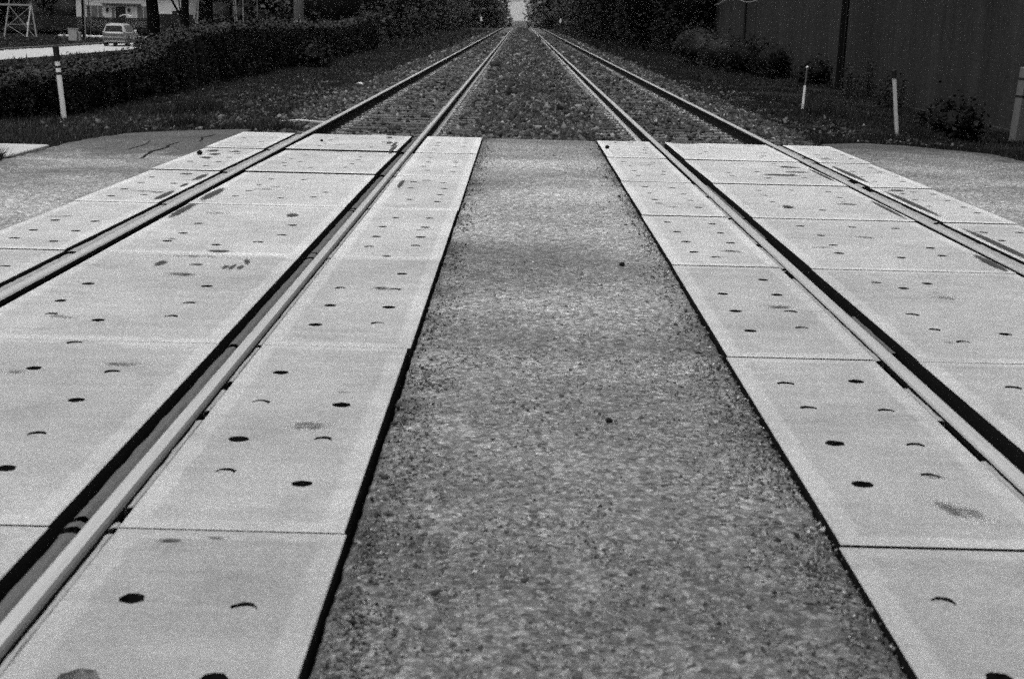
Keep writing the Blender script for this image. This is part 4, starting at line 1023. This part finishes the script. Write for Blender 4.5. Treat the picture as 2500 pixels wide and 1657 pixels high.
def car(x, y, z, rz):
    e = empty('parked_car', (x, y, z), rz); tag(e, 'silver sport utility car driving away on the pale street', 'car')
    L, W, Hh = 4.65, 1.86, 1.74
    # stations along the car: y, half width at sill, belt half width, belt height, roof half width, roof height, sill height
    st = [(0.00, .70, .74, .92, .66, .96, .52), (.06, .84, .88, 1.02, .74, 1.10, .42), (.22, .88, .91, 1.06, .66, 1.62, .36), (.42, .90, .93, 1.07, .66, 1.70, .33), (1.2, .91, .93, 1.07, .66, 1.74, .30), (2.1, .91, .93, 1.06, .66, 1.73, .30),
          (2.75, .91, .93, 1.05, .64, 1.64, .30), (3.35, .90, .92, 1.04, .70, 1.10, .30), (3.9, .89, .90, 1.00, .62, 1.03, .32), (4.4, .84, .84, .88, .52, .92, .36), (4.62, .68, .70, .72, .46, .76, .44)]
    V, F = [], []
    for (yy, ws, wb, zb, wr, zr, zs) in st:
        half = [(ws * .86, zs - .06), (ws, zs + .04), (wb + .015, (zs + zb) * .5 + .05), (wb, zb - .03), (wb - .03, zb), (wr + .02, zr - .07), (wr - .07, zr), (wr * .5, zr + .015)]
        ring = [(a, b) for a, b in half] + [(-a, b) for a, b in reversed(half)]
        for a, b in ring: V.append((a, yy, b))
    n = 16
    for i in range(len(st) - 1):
        for k in range(n):
            j = (k + 1) % n; F.append((i * n + k, i * n + j, (i + 1) * n + j, (i + 1) * n + k))
    F.append(tuple(range(n))); F.append(tuple((len(st) - 1) * n + k for k in range(n - 1, -1, -1)))
    m = MB(); m.add(V, F); b = m.build('body', CARP, e, smooth=True)
    wn = b.modifiers.new('split', 'EDGE_SPLIT'); wn.split_angle = math.radians(38)
    # glass, set just proud of the shell
    m = MB(); m.add([(-.70, .085, 1.13), (.70, .085, 1.13), (.60, .215, 1.58), (-.60, .215, 1.58), (-.70, .055, 1.13), (.70, .055, 1.13), (.60, .185, 1.58), (-.60, .185, 1.58)], [(4, 5, 6, 7), (0, 3, 2, 1), (4, 0, 1, 5), (7, 6, 2, 3)]); m.build('rear_window', GLASS, e)
    for s_ in (-1, 1):
        for (a, b2, c_, d) in (((.50, 1.12), (1.20, 1.12), (1.20, 1.62), (.52, 1.60)), ((1.28, 1.12), (2.08, 1.12), (2.05, 1.62), (1.28, 1.62)), ((2.16, 1.12), (2.98, 1.10), (2.66, 1.56), (2.14, 1.61))):
            m = MB(); P = []
            for (yy, zz) in (a, b2, c_, d):
                t = (zz - 1.06) / (1.66 - 1.06); P.append((s_ * (.915 - .24 * t + .012), yy, zz))
            P2 = [(p[0] - s_ * .03, p[1], p[2]) for p in P]
            m.add(P + P2, [(0, 1, 2, 3), (7, 6, 5, 4), (0, 4, 5, 1), (2, 6, 7, 3)]); m.build('side_window', GLASS, e)
        m = MB(); m.box(s_ * .80 - .07, s_ * .80 + .07, -.012, .10, .86, 1.12, ch=.015); m.build('tail_light', WINGREY, e)
        m = MB(); m.tube([(s_ * .58, .55, 1.79), (s_ * .58, 2.3, 1.78)], .022, 6); m.build('roof_rail', CARD, e)
        m = MB(); m.box(s_ * .98 - .10, s_ * .98 + .10, 2.85, 2.97, 1.06, 1.22, ch=.03); m.build('mirror', CARP, e)
        m = MB(); m.box(s_ * .945 - .012, s_ * .945 + .012, .95, 3.2, .60, .68, ch=.005); m.build('side_moulding', CARP, e)
        for yy in (.86, 3.62):
            m = MB(); m.tube([(s_ * .70, yy, .36), (s_ * .945, yy, .36)], .37, 24); w_ = m.build('wheel', TYRE, e)
            m = MB(); m.tube([(s_ * .93, yy, .36), (s_ * .953, yy, .36)], .23, 20); m.build('rim', STEELD, w_)
            m = MB()
            for q in range(9):
                a0 = math.pi * q / 9; a1 = math.pi * (q + 1) / 9
                for (aa, bb) in ((a0, a1),):
                    p = [(s_ * .955, yy + math.cos(t) * r, .36 + math.sin(t) * r) for t, r in ((aa, .39), (bb, .39), (bb, .46), (aa, .46))]
                    p2 = [(v[0] - s_ * .06, v[1], v[2]) for v in p]
                    m.add(p + p2, [(0, 1, 2, 3), (3, 2, 6, 7), (0, 4, 5, 1)])
            m.build('wheel_arch', CARD, e)
    m = MB(); m.box(-.86, .86, -.10, .14, .46, .70, ch=.05); m.build('bumper', CARD, e)
    m = MB(); m.box(-.72, .72, -.115, -.098, .70, .74); m.build('bumper_strip', CARP, e)
    for s_ in (-1, 1):
        m = MB(); m.box(s_ * .925 - .02, s_ * .925 + .02, .14, 4.3, .30, .62, ch=.01); m.build('lower_cladding', STEELD, e)
    m = MB(); m.box(-.80, .80, -.008, .06, .70, 1.00, ch=.01); m.build('tailgate_panel', STEELD, e)
    m = MB(); m.box(-.16, .16, -.004, .01, .82, .93, ch=.004); m.build('number_plate', CABM, e)
    m = MB(); m.box(-.55, .55, .3, 4.2, .22, .36); m.build('underbody', BLACK, e)
    m = MB(); m.tube([(-.35, -.03, .33), (-.35, .6, .33)], .035, 8); m.build('exhaust', STEELD, e)
    return e
car(-31.55, 112.6, float(zt(-31, 112)) + .05, .02)

e = empty('utility_cabinet'); at(e, -39.2, 127.3); tag(e, 'pale grey utility cabinet on the grass left of the street', 'utility cabinet')
m = MB(); m.box(-.37, .37, -.3, .3, 0, 1.08, ch=.02); m.build('case', CABM, e)
m = MB(); m.box(-.40, .40, -.33, .33, 1.08, 1.12, ch=.01); m.build('lid', CABM, e)
m = MB(); m.box(-.32, .32, -.312, -.302, .08, 1.02); m.build('door', CABM, e)
m = MB(); m.box(.45, .62, -.1, .25, 0, .82, ch=.02); tag(at(m.build('junction_box', STEEL), -39.2, 127.3), 'small junction box tucked against the right side of the pale cabinet', 'junction box')
e = empty('fire_hydrant'); at(e, -38.83, 123.5); tag(e, 'dark fire hydrant on the grass left of the pale cabinet', 'fire hydrant')
m = MB(); m.tube([(0, 0, 0), (0, 0, .06), (0, 0, .07), (0, 0, .5)], [.19, .19, .12, .115], 14); m.build('barrel', STEELD, e)
m = MB(); m.tube([(0, 0, .5), (0, 0, .54), (0, 0, .64), (0, 0, .70), (0, 0, .76)], [.15, .15, .12, .06, .035], 14); m.build('bonnet', STEELD, e)
m = MB(); m.tube([(-.22, 0, .40), (.22, 0, .40)], .055, 10); m.build('side_nozzle', STEELD, e); m = MB(); m.tube([(0, 0, .34), (0, -.2, .34)], .075, 10); m.build('front_nozzle', STEELD, e)
e = empty('wooden_pole'); at(e, -40.95, 136.4); tag(e, 'dark wooden pole with a pale conduit, beside the cabinet', 'utility pole')
m = MB(); m.tube([(-.08, 0, -.3), (-.08, 0, 9)], [.14, .11], 12); m.build('shaft', BARK, e); m = MB(); m.tube([(.10, -.06, -.3), (.10, -.06, 4.0)], .05, 8); m.build('conduit', STEEL, e)
m = MB(); m.tube([(0, 0, -.2), (0, 0, 2.15)], .035, 8); m.box(-.16, .16, -.03, -.012, 1.75, 2.15); tag(at(m.build('thin_post', STEELD), -40.6, 137.2), 'thin dark post between the wooden pole and the car', 'post')

# ------------------------------------------------------------------ picket fence and white house
e = empty('picket_fence', (-46, 158, 0)); tag(e, 'long black picket fence in front of the white house', 'fence')
m = MB()
for i in range(170):
    x = -9 + i * .115; m.box(x - .048, x + .048, -.015, .015, -1.45, .50 + .012 * math.sin(i * 2.1))
m.build('pickets', BLACK, e)
m = MB()
for z in (-1.15, .25): m.box(-9.1, 10.6, .018, .06, z - .05, z + .05)
m.build('rail', BLACK, e)
for x in (-9.1, -4.2, .7, 5.6, 10.5):
    m = MB(); m.box(x - .06, x + .06, -.06, .1, -1.5, .62, ch=.01); m.build('post', BLACK, e)
hp = []
for i in range(26):
    V, F, T = crown(.75, .6, 0, random.uniform(.75, 1.0), 10, 40, .10, 1200 + i, .9); hp.append((V + np.array([-55 + i * .72, 155.6 + random.uniform(-.2, .2), -1.5]), F, T))
V, F, T = merge(hp); tag(link('low_hedge', np_mesh('low_hedge', V, F, {'tone': T}), LEAFD), 'low black hedge along the foot of the picket fence', 'hedge')

e = empty('house', (-48.5, 180, 0)); tag(e, 'white sided house with dark windows behind the black fence', 'house')
m = MB(); m.box(-6.45, 6.6, 0, 9, -1.6, 3.3)
m.add([(-6.45, .01, 3.3), (6.6, .01, 3.3), (6.6, 9, 3.3), (-6.45, 9, 3.3)], [(0, 1, 2, 3)])
for k in range(24): m.box(-6.46, 6.61, -.022, 0, -1.5 + k * .2, -1.5 + k * .2 + .185)
m.build('wall', SIDING, e)
m = MB(); m.add([(-6.9, -.5, 3.31), (7.0, -.5, 3.31), (7.0, 9.5, 3.31), (-6.9, 9.5, 3.31), (-6.9, 4.5, 6.2), (7.0, 4.5, 6.2), (-6.9, -.5, 3.2), (7.0, -.5, 3.2), (7.0, 9.5, 3.2), (-6.9, 9.5, 3.2)],
              [(0, 1, 5, 4), (2, 3, 4, 5), (1, 2, 5), (3, 0, 4), (6, 7, 1, 0), (7, 8, 2, 1), (8, 9, 3, 2), (9, 6, 0, 3), (9, 8, 7, 6)]); m.build('roof', STEELD, e)
def window(x0, x1, z0, z1, mul):
    m = MB(); w = .06
    m.box(x0 - w, x1 + w, -.07, -.024, z0 - w, z0); m.box(x0 - w, x1 + w, -.07, -.024, z1, z1 + w); m.box(x0 - w, x0, -.07, -.024, z0, z1); m.box(x1, x1 + w, -.07, -.024, z0, z1)
    for q in mul: m.box(q - .025, q + .025, -.065, -.026, z0, z1)
    f = m.build('window', SIDING, e)
    m = MB(); m.box(x0, x1, -.045, -.028, z0, z1); m.build('pane', WINGREY, f)
window(-5.15, -3.2, .2, 1.75, (-4.62, -3.75)); window(1.1, 2.7, .2, 1.8, (1.85,)); window(4.0, 5.4, -.2, .95, (4.7,))
m = MB(); m.box(-1.6, -.35, -.06, -.024, -1.5, 1.72); m.build('door', BLACK, e)
m = MB(); m.box(-2.05, -1.7, -.05, -.024, -1.4, 1.6); m.build('side_light', WINGREY, e)
m = MB(); m.box(-3.2, 1.6, -.55, -.024, 1.95, 2.10); m.build('porch_canopy', STEELD, e)
for x in (-2.6, .1): 
    m = MB(); m.box(x - .14, x + .14, -.2, -.024, 1.05, 1.5, ch=.02); m.build('wall_lamp', BLACK, e)
m = MB(); m.box(-2.5, .6, -.04, -.024, 2.75, 2.95); m.build('upper_window', WINGREY, e)
o = MB(); o.tube([(-.75 + 1.5 * t, 0, .75 + .22 * math.sin(math.pi * t)) for t in np.linspace(0, 1, 9)], .045, 8); o = o.build('arched_sign', WHITE); o.location = (-45.6, 168, -.2); tag(o, 'pale arched top showing just above the black fence', 'arch')
m = MB(); m.box(-2.1, 2.2, 0, .5, -1.4, .95); m.box(-.2, .35, 0, .5, .9, 1.35); m.box(.75, 1.4, 0, .5, .9, 1.3); o = m.build('brick_shed', BLACK); o.location = (-41.0, 172, 0); tag(o, 'dark low shed with two stubby chimneys right of the thick trunk', 'shed')

# ------------------------------------------------------------------ small things lying about
V, F, T = stones(np.array([0.]), np.array([0.]), np.array([0.]), np.array([.16]), np.array([1.9])); V[:, 2] *= .35
o = link('flat_rock', np_mesh('flat_rock', V, F, {'tone': T * 1.2}), STONE); o.location = (.55, 26.6, -.10); o.scale = (1.2, 1, 1); tag(o, 'big flat pale rock on the ballast between the two tracks', 'rock')
m = MB(); m.tube([(-.42, .05, .02), (-.1, 0, .05), (.3, -.06, .03), (.5, -.02, .06)], [.012, .02, .018, .012], 7); o = m.build('stick', OFFWHITE); o.location = (-3.40, 22.9, -.22); tag(o, 'pale broken stick beside the outer left rail just past the crossing', 'stick')
m = MB(); m.tube([(-.35, 0, .02), (0, .04, .035), (.38, .0, .03)], [.012, .02, .014], 7); o = m.build('stick', OFFWHITE); o.location = (-.72, 18.62, -.16); tag(o, 'pale flat splinter lying against the crossing end left of the middle asphalt', 'stick')
m = MB(); m.add([(-.28, -.05, .03), (-.05, -.09, .06), (.24, -.04, .02), (.3, .08, .05), (.02, .06, .09), (-.22, .1, .04), (-.28, -.05, .022), (-.05, -.09, .052), (.24, -.04, .012), (.3, .08, .042), (.02, .06, .082), (-.22, .1, .032)], [(0, 1, 4, 5), (1, 2, 3, 4), (11, 10, 7, 6), (10, 9, 8, 7)])
o = m.build('litter', WHITE); o.location = (-4.22, 38.0, -.30); o.scale = (.42, .5, .6); tag(o, 'crumpled white scrap of paper on the left ballast edge', 'litter')
m = MB(); m.box(-.10, .10, -.06, .06, 0, .05, ch=.012); o = m.build('concrete_chunk', KERB); o.location = (-1.80, 18.50, -.06); tag(o, 'pale broken lump at the far end between the left rails', 'rubble')
for (x, y, z, r, lab, nm) in ((1.075, 17.2, .0, .027, 'round black lump on the corner of the far end panel right of the asphalt', 'tar_lump'), (-3.40, 15.25, .0, .030, 'round black lump on the stained outer left panel', 'tar_lump'),
                          (-2.36, 17.2, .0, .018, 'small black lump on the far panel between the left rails', 'tar_lump'), (.38, 5.3, -.014, .014, 'small dark pebble on the asphalt strip, nearer one', 'pebble'), (.68, 8.9, -.014, .018, 'small dark pebble on the asphalt strip, farther one', 'pebble')):
    V, F, T = core_blob((0, 0, r * .7), (r, r, r * .8), int(abs(x) * 100) + 3, 12, 8, .3)
    o = link(nm, np_mesh(nm, V, F, {'tone': T * 2}), LEAFD); o.location = (x, y, z); tag(o, lab, 'lump' if nm == 'tar_lump' else 'pebble')

# ------------------------------------------------------------------ far hazy hill, haze, sky, sun, camera
hx = np.linspace(-900, 900, 160); hyy = np.array([3700, 3800, 3900, 4000, 4100, 4300, 4700]) * 2
def hill_z(X, Y):
    p = np.interp(Y / 2, [3700, 3800, 3900, 4000, 4100, 4300, 4700], [0, .35, .7, .92, 1, .8, 0])
    return -14 + p * (103 + 12 * fbm(X * .010, Y * 0, 91, 3) + 6 * fbm(X * .05, Y * .02, 93, 3))
tag(link('hills', grid_mesh('hills', hx, hyy, hill_z), mat_tone('far_wooded_hill', .05, .9, .1, .6, .02, 'none') if False else simple('far_wooded_hill', .24, .5, .02, .9, 0, .1)), kind='structure')

HAZE_DENSITY = .00006
t = NT('haze_air'); pv = t.n('ShaderNodeVolumePrincipled'); pv.inputs['Color'].default_value = (.92, .92, .92, 1); pv.inputs['Density'].default_value = HAZE_DENSITY; pv.inputs['Anisotropy'].default_value = .2
t.l(pv.outputs[0], t.out.inputs['Volume'])
m = MB(); m.box(-2500, 2500, -60, 9700, -40, 130); o = m.build('haze', t.mat); tag(o, kind='stuff', label='pale even haze over the whole scene', cat='haze')

w = bpy.data.worlds.new('World'); SC.world = w; w.use_nodes = True
nt = w.node_tree; nt.nodes.clear()
SUN_EL, SUN_AZ = math.radians(76), math.radians(205)     # azimuth from +Y towards +X
sky = nt.nodes.new('ShaderNodeTexSky'); sky.sky_type = 'NISHITA'; sky.sun_disc = False; sky.sun_elevation = SUN_EL; sky.sun_rotation = SUN_AZ
sky.air_density = 1.0; sky.dust_density = 4.0; sky.ozone_density = 1.0
bw = nt.nodes.new('ShaderNodeRGBToBW'); bg = nt.nodes.new('ShaderNodeBackground'); bg.inputs['Strength'].default_value = .12; wo = nt.nodes.new('ShaderNodeOutputWorld')
nt.links.new(sky.outputs[0], bw.inputs[0]); nt.links.new(bw.outputs[0], bg.inputs[0]); nt.links.new(bg.outputs[0], wo.inputs[0])
ld = bpy.data.lights.new('sun', 'SUN'); ld.energy = 1.0; ld.angle = math.radians(50); ld.color = (1, 1, 1)
lo = bpy.data.objects.new('sun', ld); COL.objects.link(lo)
d = Vector((math.sin(SUN_AZ) * math.cos(SUN_EL), math.cos(SUN_AZ) * math.cos(SUN_EL), math.sin(SUN_EL)))
lo.rotation_euler = d.to_track_quat('Z', 'Y').to_euler()

cd = bpy.data.cameras.new('camera'); co = bpy.data.objects.new('camera', cd); COL.objects.link(co); SC.camera = co
cd.sensor_width = 36; cd.sensor_fit = 'HORIZONTAL'; cd.lens = 50.0; cd.clip_start = .05; cd.clip_end = 12000
cd.dof.use_dof = True; cd.dof.focus_distance = 13.0; cd.dof.aperture_fstop = 5.6
co.matrix_world = Matrix(((0.9996846, -0.0251065, 0.0006688, 0), (0.0061809, 0.220123, -0.9754525, 0), (0.024343, 0.975149, 0.2202087, 1.504), (0, 0, 0, 1)))

SC.view_settings.view_transform = 'Standard'; SC.view_settings.look = 'None'; SC.view_settings.exposure = 0.75; SC.view_settings.gamma = 1.0
SC.render.engine = 'CYCLES'
SC.cycles.use_denoising = False
SC.cycles.sample_clamp_direct = 2.0; SC.cycles.sample_clamp_indirect = 1.0
SC.cycles.use_adaptive_sampling = True; SC.cycles.adaptive_threshold = .09; SC.cycles.adaptive_min_samples = 16
SC.cycles.max_bounces = 6; SC.cycles.diffuse_bounces = 3; SC.cycles.glossy_bounces = 2; SC.cycles.transparent_max_bounces = 8; SC.cycles.volume_bounces = 0
SC.cycles.caustics_reflective = False; SC.cycles.caustics_refractive = False
